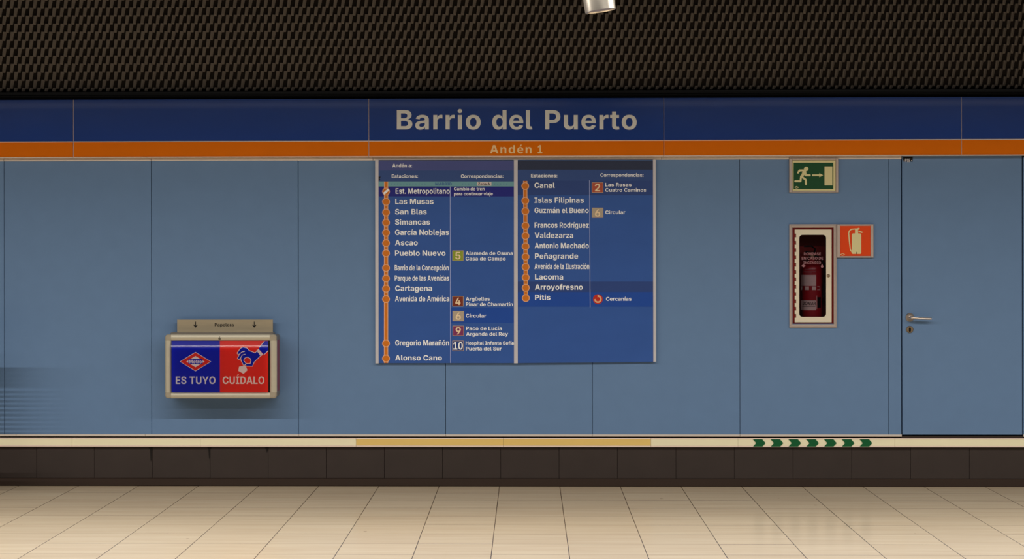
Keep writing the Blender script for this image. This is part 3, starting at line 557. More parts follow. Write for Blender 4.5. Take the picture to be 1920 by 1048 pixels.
b = MB(); text(b, 'Andén', 918.8, 996.6, 287.4, 15.4, FR - 0.0008, M['letter_or'], 6); b.build('lettering', t)
b = MB(); text(b, '1', 1008.2, 1016.8, 287.4, 15.4, FR - 0.0008, M['letter_or'], 6); b.build('lettering', t)
frieze(1244.5, 1802.5, 'frieze_panel', 'long navy and orange frieze panel high above the green exit sign', 'panel', GF)
frieze(1802.5, None, 'frieze_panel', 'plain navy and orange frieze panel at the right edge over the blue door', 'panel', GF)

# ------------------------------------------------------------------ black moulding and bronze mesh vault above
b = MB()
zt0, zt1 = Z(187.5), Z(168.8)
b.box(WX0, WX1, -0.004, 0.10, zt0 - 0.01, zt0, M['mould'])
b.box(WX0, WX1, 0.07, 0.10, zt0, zt1 + 0.02, M['mould'])
b.tube([(WX0, 0.045, Z(180)), (WX1, 0.045, Z(180))], 0.009, M['mould'], 10)
b.box(WX0, WX1, 0.052, 0.071, Z(175), Z(172.5), M['mould'])
struct(b.build('trim_6'))

mb = MB(); MY = 0.07; CW = 14.6 / 276; CH = 15.15 / 276; ztop = 4.15
mb.box(WX0, WX1, MY, MY + 0.03, zt1, ztop, M['meshback'])
nrow = int((ztop - zt1) / CH)
xph = X(8.6)
for r in range(nrow + 1):
    top = Z(160.6) + r * CH
    bot = max(top - CH * 1.12, zt1 + 0.002)
    ph = xph + (CW / 2 if r % 2 else 0)
    n0 = math.ceil((WX0 - ph) / CW) + 1; n1 = int((WX1 - ph) / CW) - 1
    vs = []; fs = []
    for n in range(n0, n1):
        x = ph + n * CW
        o = len(vs); rows = 6
        for j in range(rows + 1):
            u = (0, 0.25, 0.5, 0.7, 0.85, 0.93, 1.0)[j]
            z = top + (bot - top) * u
            sh = 0.004 - 0.008 * u                 # the tab leans
            wd = 0.0245 - 0.004 * u
            pr = 0.019 - 0.006 * u if u < 0.85 else 0.012 * (1 - u) / 0.15 + 0.001
            vs += [(x + sh, MY, z), (x + sh + 0.001, MY - pr, z), (x + sh + wd * 0.45, MY - pr * 0.95, z), (x + sh + wd, MY - pr * 0.45, z), (x + sh + wd, MY, z)]
        for j in range(rows):
            for c in range(4):
                a = o + j * 5 + c; fs.append((a, a + 1, a + 6, a + 5))
        fs.append((o, o + 1, o + 2, o + 3, o + 4))
    mb.add(vs, fs, M['mesh'])
def plain_build(mb, name):
    me = bpy.data.meshes.new(name); me.from_pydata(mb.v, [], mb.f)
    for m in mb.mats: me.materials.append(m)
    me.polygons.foreach_set('material_index', mb.m); me.update()
    o = bpy.data.objects.new(name, me); COL.objects.link(o); return o
struct(plain_build(mb, 'ceiling'))

# ------------------------------------------------------------------ luminous guide strip along the wall
GS = 'luminous guide strip sections along the foot of the wall'
SY = -0.014
cuts = [None, 134.5, 375.2, 667.2, 943.2, 1220, 1383.5, 1677.5, None]
labs = ['cream guide strip section at the far left end of the wall foot',
        'cream guide strip section running below the left half of the litter bin',
        'cream guide strip section between the litter bin and the ochre stretch',
        'ochre yellow guide strip section below the left half of the line diagram board',
        'ochre yellow guide strip section below the right half of the line diagram board',
        'short cream guide strip section between the ochre stretch and the green chevrons',
        'cream guide strip section printed with seven green chevrons',
        'cream guide strip section running below the blue service door']
for i, lb in enumerate(labs):
    x0 = WX0 if cuts[i] is None else X(cuts[i], SY); x1 = WX1 if cuts[i + 1] is None else X(cuts[i + 1], SY)
    x0 += 0.0006; x1 -= 0.0006
    t = thing('guide_strip', lb, 'guide strip', ((x0 + x1) / 2, 0.02, Z(838, SY)), GS)
    b = MB(); b.bbox(x0, x1, SY, 0.02, Z(838, SY), Z(835.6, SY), M['silver'], 0.001)
    b.bbox(x0, x1, SY, 0.02, Z(823.6, SY), Z(821.3, SY), M['silver'], 0.001)
    b.box(x0, x1, 0.0, 0.02, Z(835.6, SY), Z(823.6, SY), M['silver']); b.build('profile', t)
    m = M['ochre'] if i in (3, 4) else M['cream']
    b = MB(); b.box(x0, x1, SY + 0.002, -0.0001, Z(835.6, SY) + 0.0004, Z(823.6, SY) - 0.0004, m); b.build('insert', t)
    if i == 6:
        for k in range(7):
            a = 1411.8 + 33.35 * k; c = [(a, 824), (a + 17.6, 824), (a + 23.6, 830.8), (a + 17.6, 837.4), (a, 837.4), (a + 6, 830.8)]
            b = MB(); b.prism([pxz(c, SY)], SY - 0.0014, SY + 0.0019, M['green']); b.build('chevron', t)

# ------------------------------------------------------------------ line diagram board
BY = -0.026
t = thing('line_diagram_board', 'large blue metro line board listing the stations below the station name sign', 'sign', (X(967), 0.0, Z(681)))
def slab(c, y0, y1, m, nm, par=t):
    b = MB(); b.prism([pxz(c, y0)], y0, y1, m); return b.build(nm, par)
def prt(cs, m, nm, par, y):
    b = MB(); decal(b, cs, y, m); return b.build(nm, par)
for c in ([(703.4, 300), (709.6, 300), (709.8, 681.4), (703.9, 681.4)], [(963.6, 300), (970.6, 300), (970.8, 681.2), (963.8, 681.2)], [(1224.4, 299.5), (1229.6, 299.5), (1230.2, 678.2), (1225, 678.6)]):
    slab(c, BY - 0.004, -0.0005, M['rail'], 'upright')
pl = slab([(709.6, 301), (963.6, 301), (963.8, 680.8), (709.8, 680.8)], BY, -0.0005, M['board'], 'panel')
pr = slab([(970.6, 301), (1224.4, 301), (1225, 678.4), (970.8, 680.8)], BY, -0.0005, M['board'], 'panel')
Y1, Y2, Y3, Y4 = BY - 0.0006, BY - 0.0012, BY - 0.0018, BY - 0.0024
prt([prect(709.8, 301.4, 963.5, 319.6)], M['board_grey'], 'header_patch', pl, Y1)
prt([prect(709.8, 319.6, 963.5, 340)], M['board_mid'], 'header_patch', pl, Y1)
prt([prect(709.8, 340, 963.5, 349.6)], M['teal'], 'zone_band', pl, Y1)
prt([prect(709.8, 349.6, 963.5, 368.2)], M['navy'], 'notice_band', pl, Y1)
prt([prect(846, 577, 963.3, 605.6)], M['board_vivid'], 'patch', pl, Y1)
prt([[(709.8, 331), (714, 331.4), (711.8, 335), (713.4, 337), (709.8, 339.4)]], M['black'], 'torn_corner', pl, Y2)
prt([prect(970.9, 301.4, 1223.9, 318.4)], M['board_dark'], 'header_patch', pr, Y1)
prt([prect(970.9, 318.4, 1223.9, 338.6)], M['board_mid'], 'header_patch', pr, Y1)
prt([prect(971, 338.6, 1223.9, 366)], M['board_patch'], 'row_patch', pr, Y1)
prt([prect(971, 528, 1224.4, 547.4)], M['board_patch'], 'row_patch', pr, Y1)
prt([prect(971, 547.4, 1224.4, 575)], M['board_vivid'], 'row_patch', pr, Y1)
b = MB()
for k in range(12): decal(b, [prect(733.6 + 5.68 * k, 344.1, 735.4 + 5.68 * k, 345.4)], Y2, M['tealtext'])
b.build('zone_dots', pl); b = MB()
for k in range(5): decal(b, [prect(866.6 + 5.68 * k, 344.1, 868.4 + 5.68 * k, 345.4)], Y2, M['tealtext'])
b.build('zone_dots', pl); b = MB()
for k in range(5): decal(b, [prect(926.6 + 5.6 * k, 344.1, 928.4 + 5.6 * k, 345.4)], Y2, M['tealtext'])
b.build('zone_dots', pl)
b = MB(); text(b, 'MADRID', 816.2, 847, 347.4, 5.2, Y2, M['tealtext']); b.build('zone_lettering', pl)
b = MB(); decal(b, [prect(894.8, 341, 921.4, 348.4)], Y2, M['paper']); text(b, 'Zona A', 896.6, 918.6, 347.2, 4.9, Y3, M['black']); b.build('zone_tag', pl)
prt([[(843.6, 349.8), (844.8, 349.8), (845.4, 680.6), (844.2, 680.6)]], M['rule'], 'rule', pl, Y2)
prt([[(1104.8, 338), (1105.9, 338), (1107.1, 576), (1106, 576)]], M['rule'], 'rule', pr, Y2)
for s, a, c, bl, cp, par in [
    ('Andén a:', 735.7, 772.6, 313.6, 6.6, pl), ('Estaciones:', 734.5, 783.6, 333.5, 6.4, pl), ('Correspondencias:', 864.3, 944, 333.5, 6.4, pl),
    ('Cambio de tren', 851.3, 908.4, 357, 6, pl), ('para continuar viaje', 851.3, 924, 366.2, 6, pl),
    ('Estaciones:', 995.7, 1044.8, 332.5, 6.4, pr), ('Correspondencias:', 1125.7, 1206.5, 331.4, 6.4, pr)]:
    b = MB(); text(b, s, a, c, bl, cp, Y2, M['white']); b.build('lettering', par)
for s, a, c, bl, par in [
    ('Est. Metropolitano', 741.7, 843.2, 363.1, pl), ('Las Musas', 741.1, 812.8, 382.6, pl), ('San Blas', 740.7, 800, 401.8, pl), ('Simancas', 740.7, 806.2, 421.2, pl),
    ('García Noblejas', 740.7, 841.8, 440.5, pl), ('Ascao', 740.7, 783.2, 459.9, pl), ('Pueblo Nuevo', 740.7, 835.3, 479.4, pl),
    ('Barrio de la Concepción', 740.1, 841.3, 507, pl), ('Parque de las Avenidas', 740.1, 842, 526.3, pl), ('Cartagena', 741, 810, 545.5, pl),
    ('Avenida de América', 740.7, 842.3, 565, pl), ('Gregorio Marañón', 741, 842, 647.7, pl), ('Alonso Cano', 741, 828.5, 675.8, pl),
    ('Canal', 1002.1, 1040.2, 352.3, pr), ('Islas Filipinas', 1002.1, 1094.7, 380.2, pr), ('Guzmán el Bueno', 1002.1, 1103.7, 399.2, pr), ('Francos Rodríguez', 1002.2, 1104, 426.9, pr),
    ('Valdezarza', 1002.5, 1074.8, 446.3, pr), ('Antonio Machado', 1002.5, 1104, 465.4, pr), ('Peñagrande', 1003, 1083.9, 485, pr), ('Avenida de la Ilustración', 1002.2, 1104.8, 504.4, pr),
    ('Lacoma', 1003.1, 1055.8, 523.9, pr), ('Arroyofresno', 1003, 1092.7, 543.1, pr), ('Pitis', 1003.1, 1032.1, 562.4, pr)]:
    b = MB(); text(b, s, a, c, bl, 10, Y2, M['white'], 4); b.build('station_name', par)
# the orange line with its stops
def line(par, xt, yt, xb, yb):
    f = lambda y: xt + (xb - xt) * (y - yt) / (yb - yt)
    b = MB()
    decal(b, [[(f(yt) - 3.9, yt), (f(yt) + 3.9, yt), (f(yb) + 3.9, yb), (f(yb) - 3.9, yb)]], Y2, M['lpale'])
    decal(b, [[(f(yt) - 2.6, yt), (f(yt) + 2.6, yt), (f(yb) + 2.6, yb), (f(yb) - 2.6, yb)]], Y2 - 0.0004, M['lorange'])
    b.build('route_line', par); return f
def stop(par, x, y, bar=False):
    b = MB(); decal(b, [circle(x, y, 7.2)], Y3, M['lpale']); decal(b, [circle(x, y, 5.7)], Y4, M['lorange'])
    if bar: decal(b, [stroke([(x - 4.4, y + 4.2), (x + 4.8, y - 4.0)], 4.2, False)[0]], Y4 - 0.0005, M['white'])
    b.build('station_dot', par)
f = line(pl, 723.9, 340.2, 723.8, 680.6)
for i, y in enumerate([359.1, 378.2, 398.2, 417.3, 436.3, 455.7, 474.8, 502.4, 522, 541.1, 560.8, 643.9, 672]): stop(pl, f(y), y, i == 0)
f = line(pr, 984.8, 339, 985.9, 560)
for y in (348.7, 376.2, 395.8, 423.3, 442.3, 461.9, 481.4, 500.6, 520, 539.5, 558.8): stop(pr, f(y), y)
def badge(par, x0, y0, x1, y1, m, num, lines):
    b = MB(); decal(b, [prect(x0, y0, x1, y1)], Y2, M['gb']); decal(b, [prect(x0 + 0.8, y0 + 0.8, x1 - 0.8, y1 - 0.8)], Y3, m)
    if len(num) == 1: text(b, num, (x0 + x1) / 2 - 4.9, (x0 + x1) / 2 + 4.9, y1 - 2.6, y1 - y0 - 5.4, Y4, M['num'], 5)
    else: text(b, num, x0 + 1.6, x1 - 1.4, y1 - 2.4, y1 - y0 - 5, Y4, M['white'], 5)
    b.build('line_badge', par)
    for s, a, c, bl in lines:
        b = MB(); text(b, s, a, c, bl, 6.7, Y2, M['white']); b.build('connection_name', par)
badge(pl, 848.2, 469.6, 869, 488.8, M['g5'], '5', [('Alameda de Osuna', 873, 961.5, 478), ('Casa de Campo', 873, 948, 488.1)])
badge(pl, 848.2, 555.3, 869, 574.4, M['g4'], '4', [('Argüelles', 873.4, 918.5, 563.8), ('Pinar de Chamartín', 873.4, 961.7, 573.9)])
badge(pl, 848.6, 583.2, 869.9, 602, M['g6'], '6', [('Circular', 873.6, 911.4, 595.4)])
badge(pl, 848.8, 610.6, 869.7, 629.6, M['g9'], '9', [('Paco de Lucía', 874, 940.9, 619), ('Arganda del Rey', 874, 952.6, 629.4)])
badge(pl, 848.3, 638.6, 869.2, 657.8, M['g10'], '10', [('Hospital Infanta Sofía', 873.2, 963.4, 646.5), ('Puerta del Sur', 873.4, 940.5, 657)])
badge(pr, 1109.7, 341.8, 1131, 361.2, M['g2'], '2', [('Las Rosas', 1134.9, 1184, 349.5), ('Cuatro Caminos', 1134.9, 1211.6, 359.5)])
badge(pr, 1109.9, 389.4, 1131, 408.4, M['g6'], '6', [('Circular', 1135, 1172.4, 401.2)])
b = MB(); decal(b, [circle(1121, 560.9, 9.2)], Y2, M['cred'])
arc = [(1121 + 5.6 * math.cos(math.radians(a)), 560.9 + 5.6 * math.sin(math.radians(a))) for a in range(-90, 181, 15)]
decal(b, [c for c in stroke(arc, 3.0, False)], Y3, M['lpale'])
decal(b, [[(1120.4, 552.6), (1123.6, 553.6), (1120.6, 558)]], Y3 - 0.0003, M['lpale']); b.build('rail_emblem', pr)
b = MB(); text(b, 'Cercanías', 1136.4, 1184, 563.8, 6.9, Y2, M['white']); b.build('connection_name', pr)

# ------------------------------------------------------------------ litter bin
BF = -0.215
bx0, bx1, bz0, bz1 = X(309, BF), X(518.4, BF), Z(747, BF, 411), Z(627, BF, 411)
t = thing('litter_bin', 'wall-mounted aluminium litter bin with a blue and red front', 'bin', ((bx0 + bx1) / 2, 0.0, bz0))
b = MB(); b.prism([ccw(rrect(bx0 + 0.004, bx1 - 0.004, bz0 + 0.004, bz1 - 0.004, 0.016))], BF + 0.03, -0.001, M['grey'], False); b.build('body', t)
b = MB(); b.bbox(bx0 + 0.03, bx1 - 0.03, -0.17, -0.054, bz1 - 0.006, bz1 + 0.010, M['grey'], 0.006); b.build('lid', t)
b = MB(); b.bbox(X(332, -0.05), X(511.6, -0.05), -0.052, -0.045, bz1 - 0.0035, Z(599.2, -0.05, 411), M['plate'], 0.001)
b.box(X(340, -0.05), X(503, -0.05), -0.045, -0.0005, bz1 + 0.002, bz1 + 0.02, M['plate'])
pl = b.build('back_plate', t)
b = MB(); text(b, 'Papelera', 402.6, 438, 611.7, 5.7, -0.0526, M['black'], 4)
b.build('lettering', pl)
for ax in (366.6, 476.8):
    b = MB(); decal(b, [stroke([(ax, 602.9), (ax, 612.4)], 1.5, False)[0]] + stroke([(ax - 3.4, 608.8), (ax, 613.2), (ax + 3.4, 608.8)], 1.6, False), -0.0526, M['black']); b.build('arrow', pl)
# front frame: rounded bars and corner pieces
cwd = 0.041
def frame_bar(nm, x0, x1, z0, z1, vert, m):
    b = MB(); n = 8; prof = [(-1 + 2 * k / n, math.sqrt(max(0, 1 - (-1 + 2 * k / n) ** 2 * 0.75))) for k in range(n + 1)]
    vs = []
    for e in (0, 1):
        for u, h in prof:
            y = BF + 0.016 * (1 - h)
            if vert: vs.append(((x0 + x1) / 2 + u * (x1 - x0) / 2, y, (z0, z1)[e]))
            else: vs.append(((x0, x1)[e], y, (z0 + z1) / 2 + u * (z1 - z0) / 2))
        if vert: vs += [(x1, BF + 0.032, (z0, z1)[e]), (x0, BF + 0.032, (z0, z1)[e])]
        else: vs += [((x0, x1)[e], BF + 0.032, z1), ((x0, x1)[e], BF + 0.032, z0)]
    q = n + 3
    b.add(vs, [(i, (i + 1) % q, (i + 1) % q + q, i + q) for i in range(q)], m, True)
    b.add(vs, [tuple(range(q)), tuple(range(2 * q - 1, q - 1, -1))], m)
    return b.build(nm, t)
iz0, iz1 = bz0 + 0.040, bz1 - 0.041; ix0, ix1 = bx0 + cwd, bx1 - 0.046
frame_bar('frame_bar', ix0, ix1, iz1, bz1, False, M['alusat']); frame_bar('frame_bar', ix0, ix1, bz0, iz0, False, M['alusat'])
frame_bar('frame_bar', bx0, ix0, iz0, iz1, True, M['alusat']); frame_bar('frame_bar', ix1, bx1, iz0, iz1, True, M['alusat'])
def corner_piece(cx, cz, sx, sz, wx, wz):
    """rounded quarter block whose outer corner is (cx, cz)"""
    b = MB(); r = 0.019; n = 7; rings = []
    for ins, y in ((0.0, BF + 0.032), (0.0, BF + 0.009), (0.003, BF + 0.003), (0.009, BF)):
        rr = r - ins * 0.5
        ox, oz = cx + sx * ins, cz + sz * ins
        c = [(ox + sx * (rr - rr * math.cos(math.radians(90 * k / n))), oz + sz * (rr - rr * math.sin(math.radians(90 * k / n)))) for k in range(n + 1)]
        c += [(cx + sx * wx, oz), (cx + sx * wx, cz + sz * wz), (ox, cz + sz * wz)]
        rings.append([(a, y, d) for a, d in c])
    q = n + 4; vs = [v for g_ in rings for v in g_]
    b.add(vs, [(i * q + k, i * q + (k + 1) % q, (i + 1) * q + (k + 1) % q, (i + 1) * q + k) for i in range(3) for k in range(q)] + [tuple(range(q)), tuple(range(3 * q, 4 * q))], M['corner'])
    return b.build('corner_piece', t)
corner_piece(bx0, bz0, 1, 1, cwd, 0.040); corner_piece(bx1, bz0, -1, 1, 0.046, 0.040)
corner_piece(bx0, bz1, 1, -1, cwd, 0.041); corner_piece(bx1, bz1, -1, -1, 0.046, 0.041)
b = MB(); text(b, '4', 409.4, 413.8, 637, 6, BF - 0.0012, M['black'], 5); b.build('bin_number', t)
b = MB(); b.box(bx1 - 0.0055, bx1 - 0.0022, BF + 0.05, -0.035, iz0 + 0.006, iz1, M['sidered']); o = b.build('side_panel', t); o['label'] = 'pinkish side poster of the bin'
PY = BF + 0.012
b = MB(); b.box(ix0, ix1, PY + 0.004, BF + 0.031, iz0, iz1, M['black']); b.build('recess', t)
b = MB(); b.box(X(321.6, PY, 690), X(412.2, PY, 690), PY, PY + 0.0038, iz0, iz1 - 0.001, M['bluepost']); p1 = b.build('poster', t); p1['label'] = 'blue half of the poster'
b = MB(); b.box(X(412.2, PY, 690), X(502.8, PY, 690), PY, PY + 0.0038, iz0, iz1 - 0.001, M['redpost']); p2 = b.build('poster', t); p2['label'] = 'red half of the poster'
Q1, Q2, Q3, Q4 = PY - 0.0005, PY - 0.001, PY - 0.0015, PY - 0.002
b = MB(); text(b, 'ES TUYO', 329.6, 404, 719.8, 13.8, Q1, M['postwhite'], 6); b.build('lettering', p1)
b = MB(); text(b, 'CUÍDALO', 417.5, 495.8, 719.8, 13.8, Q1, M['postwhite'], 6); b.build('lettering', p2)
def rh(cx, cy, a, c): return [(cx - a, cy), (cx, cy - c), (cx + a, cy), (cx, cy + c)]
b = MB(); cx, cy = 366.5, 677.9
decal(b, [rh(cx, cy, 29.6, 18.2)], Q1, M['postwhite']); decal(b, [rh(cx, cy, 28, 17)], Q2, M['redpost'])
decal(b, [rh(cx, cy, 17.2, 10.6)], Q3, M['postwhite']); decal(b, [prect(cx - 13.2, cy - 4.9, cx + 13.2, cy + 4.7)], Q4, M['bluepost'])
text(b, 'Metro', cx - 11.7, cx + 11.7, cy + 3.3, 6.6, Q4 - 0.0005, M['postwhite'], 5); b.build('emblem', p1)
# hand dropping a scrap of paper
cc = lambda pts: [(400 + a / 11.646, 630 + c / 11.646) for a, c in pts]
hand = cc([(955, 325), (910, 366), (782, 316), (735, 262), (650, 238), (590, 268), (518, 372), (545, 405), (575, 385), (526, 490), (560, 515), (598, 470),
           (604, 530), (662, 645), (705, 618), (712, 658), (855, 660), (892, 568), (1035, 428)])
hole = cc([(690, 480), (735, 460), (800, 485), (822, 530), (805, 600), (715, 602), (660, 530)])
sleeve = cc([(1000, 250), (1118, 108), (1196, 108), (1196, 322), (1108, 405), (995, 292)])
def ring(c, wd): return stroke(c + c[:1], wd, False)
b = MB()
decal(b, [hand] + [], Q1, M['bluepost']); decal(b, [sleeve], Q1, M['bluepost'])
decal(b, [hole], Q2, M['redpost'])
decal(b, ring(hand, 1.1) + ring(hole, 1.1) + stroke(sleeve[:2], 1.1, False) + stroke(sleeve[3:5], 1.1, False), Q3, M['postwhite'])
decal(b, stroke(cc([(575, 390), (620, 350), (680, 335)]), 1.3) + stroke(cc([(600, 470), (630, 415), (695, 398)]), 1.3), Q3, M['postwhite'])
decal(b, [cc([(940, 318), (985, 283), (1092, 400), (1050, 432)])], Q4, M['postwhite'])
decal(b, [cc([(562, 668), (680, 645), (718, 672), (745, 745), (660, 825), (546, 760)])], Q4, M['postwhite'])
b.build('hand_pictogram', p2)
# clear cover, bent back along its top
b = MB(); x0, x1 = X(320.8, PY), X(503.2, PY); zb = iz0; ztp = iz1
zst = ztp - 0.052; yf = BF - 0.009
prof = [(yf, zb), (yf, zst - 0.004)]; yy_, zz_ = yf, zst
for tl in [2, 4, 6, 8, 10, 12] + [12.5 + 0.55 * k for k in range(18)]:
    prof.append((yy_, zz_)); a = math.radians(tl); yy_ += 0.001 * math.sin(a); zz_ += 0.001 * math.cos(a)
prof.append((yy_ + (ztp - zz_) * math.tan(math.radians(22)), ztp))
b.add([(xx, y, min(z, ztp)) for y, z in prof for xx in (x0, x1)], [(2 * i, 2 * i + 1, 2 * i + 3, 2 * i + 2) for i in range(len(prof) - 1)], M['acrylic'], True)
b.build('clear_cover', t)

# ------------------------------------------------------------------ emergency exit sign
EY = -0.020
t = thing('exit_sign', 'green running-man exit sign in an aluminium frame under the frieze', 'sign', (X(1526), 0.0, Z(360.8)))
b = MB()
x0, x1, z0, z1 = X(1479.9, EY, 330), X(1571.9, EY, 330), Z(360.8, EY, 1526), Z(297.0, EY, 1526)
for a in ((x0, X(1485.6, EY, 330)), (X(1567.2, EY, 330), x1)): b.bbox(a[0], a[1], EY - 0.004, -0.0005, z0, z1, M['fralu'], 0.003)
b.bbox(X(1485.6, EY, 330), X(1567.2, EY, 330), EY - 0.002, -0.0005, z0, Z(358.6, EY, 1526), M['fralu'], 0.002)
b.bbox(X(1485.6, EY, 330), X(1567.2, EY, 330), EY - 0.002, -0.0005, Z(300.2, EY, 1526), z1, M['fralu'], 0.002)
b.build('frame', t)
b = MB(); b.bbox(X(1485.9, EY, 330), X(1566.9, EY, 330), EY + 0.004, -0.0005, Z(358.4, EY, 1526), Z(300.5, EY, 1526), M['signcream'], 0.0015); pn = b.build('sign_plate', t)
EY += 0.004
c2 = lambda pts: [(1470 + a / 12.33, 285 + c / 12.33) for a, c in pts]
b = MB(); decal(b, [c2(prect(222, 245, 1140, 856))], EY - 0.0006, M['exitgreen']); b.build('green_field', pn)
b = MB(); y = EY - 0.0012; wd = 44 / 12.33
man = [circle(1470 + 514 / 12.33, 285 + 390 / 12.33, 52 / 12.33)] + stroke(c2([(326, 478), (360, 426), (460, 426)]), wd) + stroke(c2([(500, 536), (596, 536)]), wd)
man += stroke(c2([(425, 582), (503, 640), (506, 742)]), wd) + stroke(c2([(395, 560), (382, 674), (262, 674)]), wd)
man += [c2([(448, 405), (512, 442), (522, 520), (490, 545), (470, 530), (420, 606), (372, 580), (412, 500), (430, 440)])]
decal(b, man, y, M['signcream']); b.build('running_figure', pn)
b = MB(); decal(b, [c2(prect(650, 517, 822, 555)), c2([(816, 488), (905, 536), (816, 584)])], y, M['signcream']); b.build('arrow', pn)
b = MB(); decal(b, [c2(prect(936, 332, 1118, 770))], y, M['signcream']); b.build('doorway', pn)
b = MB(); decal(b, ring(c2([(248, 818), (291, 794), (336, 818), (291, 842)]), 0.8), y, M['signcream']); b.build('emblem', pn)

# ------------------------------------------------------------------ extinguisher sign
SYN = -0.018
c3 = lambda pts: [(1460 + a / 4.555, 400 + c / 4.555) for a, c in pts]
t = thing('extinguisher_sign', 'square red-orange fire extinguisher sign beside the cabinet', 'sign', (X(1603), 0.0, Z(483)))
sx = [X(p, SYN, 450) for p in (1569.4, 1575.2, 1632.4, 1637.9)]; sz = [Z(p, SYN, 1603) for p in (483, 480, 423.4, 420.4)]
b = MB(); b.bbox(sx[0], sx[1], SYN - 0.004, -0.0005, sz[0], sz[3], M['fralu'], 0.003); b.bbox(sx[2], sx[3], SYN - 0.004, -0.0005, sz[0], sz[3], M['fralu'], 0.003)
b.bbox(sx[1], sx[2], SYN - 0.002, -0.0005, sz[0], sz[1], M['fralu'], 0.002); b.bbox(sx[1], sx[2], SYN - 0.002, -0.0005, sz[2], sz[3], M['fralu'], 0.002); b.build('frame', t)
b = MB(); b.box(sx[1], sx[2], SYN + 0.003, -0.0005, sz[1], sz[2], M['firered']); pn = b.build('sign_plate', t)
y = SYN + 0.0024
b = MB(); body = rrect(1597.2, 1614.9, 437.6, 476, 2.4)
pic = [body, c3([(652, 172), (652, 132), (688, 122), (692, 132), (676, 142), (680, 172)]), c3([(676, 144), (690, 150), (718, 158), (714, 168), (684, 160)])]
pic += stroke(c3([(660, 132), (620, 136), (603, 150), (598, 170), (602, 220), (612, 310), (634, 342)]), 2.0)
decal(b, pic, y, M['signcream']); decal(b, [c3(prect(664, 330, 670, 348))], y - 0.0005, M['black']); b.build('extinguisher_pictogram', pn)
b = MB(); decal(b, ring(c3([(528, 351), (546, 342), (564, 351), (546, 360)]), 0.7), y, M['signcream']); b.build('emblem', pn)

# ------------------------------------------------------------------ recessed extinguisher cabinet
CY = -0.012
t = thing('extinguisher_cabinet', 'recessed fire extinguisher cabinet with a cream glazed door and aluminium frame', 'cabinet', ((CB[0] + CB[1]) / 2, 0.0, CB[2]))
fx0, fx1, fz0, fz1 = X(1480.2, CY, 517), X(1568.8, CY, 517), Z(614.2, CY, 1524), Z(420.4, CY, 1524)
b = MB(); fw = 0.0195
o_ = [(fx0, fz0), (fx1, fz0), (fx1, fz1), (fx0, fz1)]; i_ = [(fx0 + fw, fz0 + fw + 0.003), (fx1 - fw, fz0 + fw + 0.003), (fx1 - fw, fz1 - fw - 0.003), (fx0 + fw, fz1 - fw - 0.003)]
mi = [((a[0] + c[0]) / 2, (a[1] + c[1]) / 2) for a, c in zip(o_, i_)]
for k in range(4):
    j = (k + 1) % 4
    q = [(o_[k][0], -0.0005, o_[k][1]), (o_[j][0], -0.0005, o_[j][1]), (i_[j][0], -0.0005, i_[j][1]), (i_[k][0], -0.0005, i_[k][1]),
         (o_[k][0], CY, o_[k][1]), (o_[j][0], CY, o_[j][1]), (mi[j][0], CY - 0.006, mi[j][1]), (mi[k][0], CY - 0.006, mi[k][1]), (i_[j][0], CY, i_[j][1]), (i_[k][0], CY, i_[k][1])]
    b.add(q, [(0, 3, 2, 1), (0, 1, 5, 4), (4, 5, 6, 7), (7, 6, 8, 9), (9, 8, 2, 3)], M['fralu'])
b.build('frame', t)
e = 0.001; ix0, ix1, iz0, iz1 = CB[0] + e, CB[1] - e, CB[2] + e, CB[3] - e
b = MB(); th = 0.004; D1 = 0.185
b.box(ix0, ix1, D1 - th, D1, iz0, iz1, M['boxred']); b.box(ix0, ix0 + th, -0.004, D1 - th, iz0, iz1, M['boxred']); b.box(ix1 - th, ix1, -0.004, D1 - th, iz0, iz1, M['boxred'])
b.box(ix0 + th, ix1 - th, -0.004, D1 - th, iz0, iz0 + th, M['boxred']); b.box(ix0 + th, ix1 - th, -0.004, D1 - th, iz1 - th, iz1, M['boxred'])
lip = [ccw([(ix0 + th, iz0 + th), (ix1 - th, iz0 + th), (ix1 - th, iz1 - th), (ix0 + th, iz1 - th)]), cw(rrect(X(1497), X(1551), Z(597), Z(437), 0.02))]
b.prism(lip, 0.004, 0.008, M['boxred']); b.build('box', t)
DYF = -0.008
out = [(1559.2, 430.3), (1492.9, 430.3)]
yy = 430.3
teeth = [(1490.2, 430.3), (1490.2, 438)]
y0 = 438.0
while y0 < 596:
    teeth += [(1492.8, y0), (1492.8, y0 + 6.9), (1490.2, y0 + 6.9), (1490.2, min(y0 + 13.72, 604.2))]; y0 += 13.72
outl = [(1559.2, 430.3)] + teeth + [(1490.2, 604.2), (1559.2, 604.2)]
seen = []; [seen.append(p_) for p_ in outl if not seen or p_ != seen[-1]]
win = [(q.x, q.z) for q in (P(a, c, DYF) for a, c in rrect(1498.6, 1549, 440.2, 594.2, 6))]
b = MB(); b.prism([pxz(seen, DYF), cw(win)], DYF, 0.003, M['cabcream']); dr = b.build('door', t); dr['label'] = 'cream door with a saw-toothed hinge edge'
b = MB(); b.flat([ccw(win)], DYF + 0.004, M['glass']); gl = b.build('glass_pane', dr)
b = MB(); b.lathe([(0.0, -0.004), (0.006, -0.004), (0.010, -0.002), (0.012, 0.0)], (X(1553.2, DYF), DYF, Z(516.8, DYF, 1553)), M['brass'], 'y', 20)
b.box(X(1553.2, DYF) - 0.001, X(1553.2, DYF) + 0.001, DYF - 0.0048, DYF - 0.003, Z(518.4, DYF, 1553), Z(515.2, DYF, 1553), M['void']); b.build('lock', dr)
b = MB(); yg = DYF + 0.0036
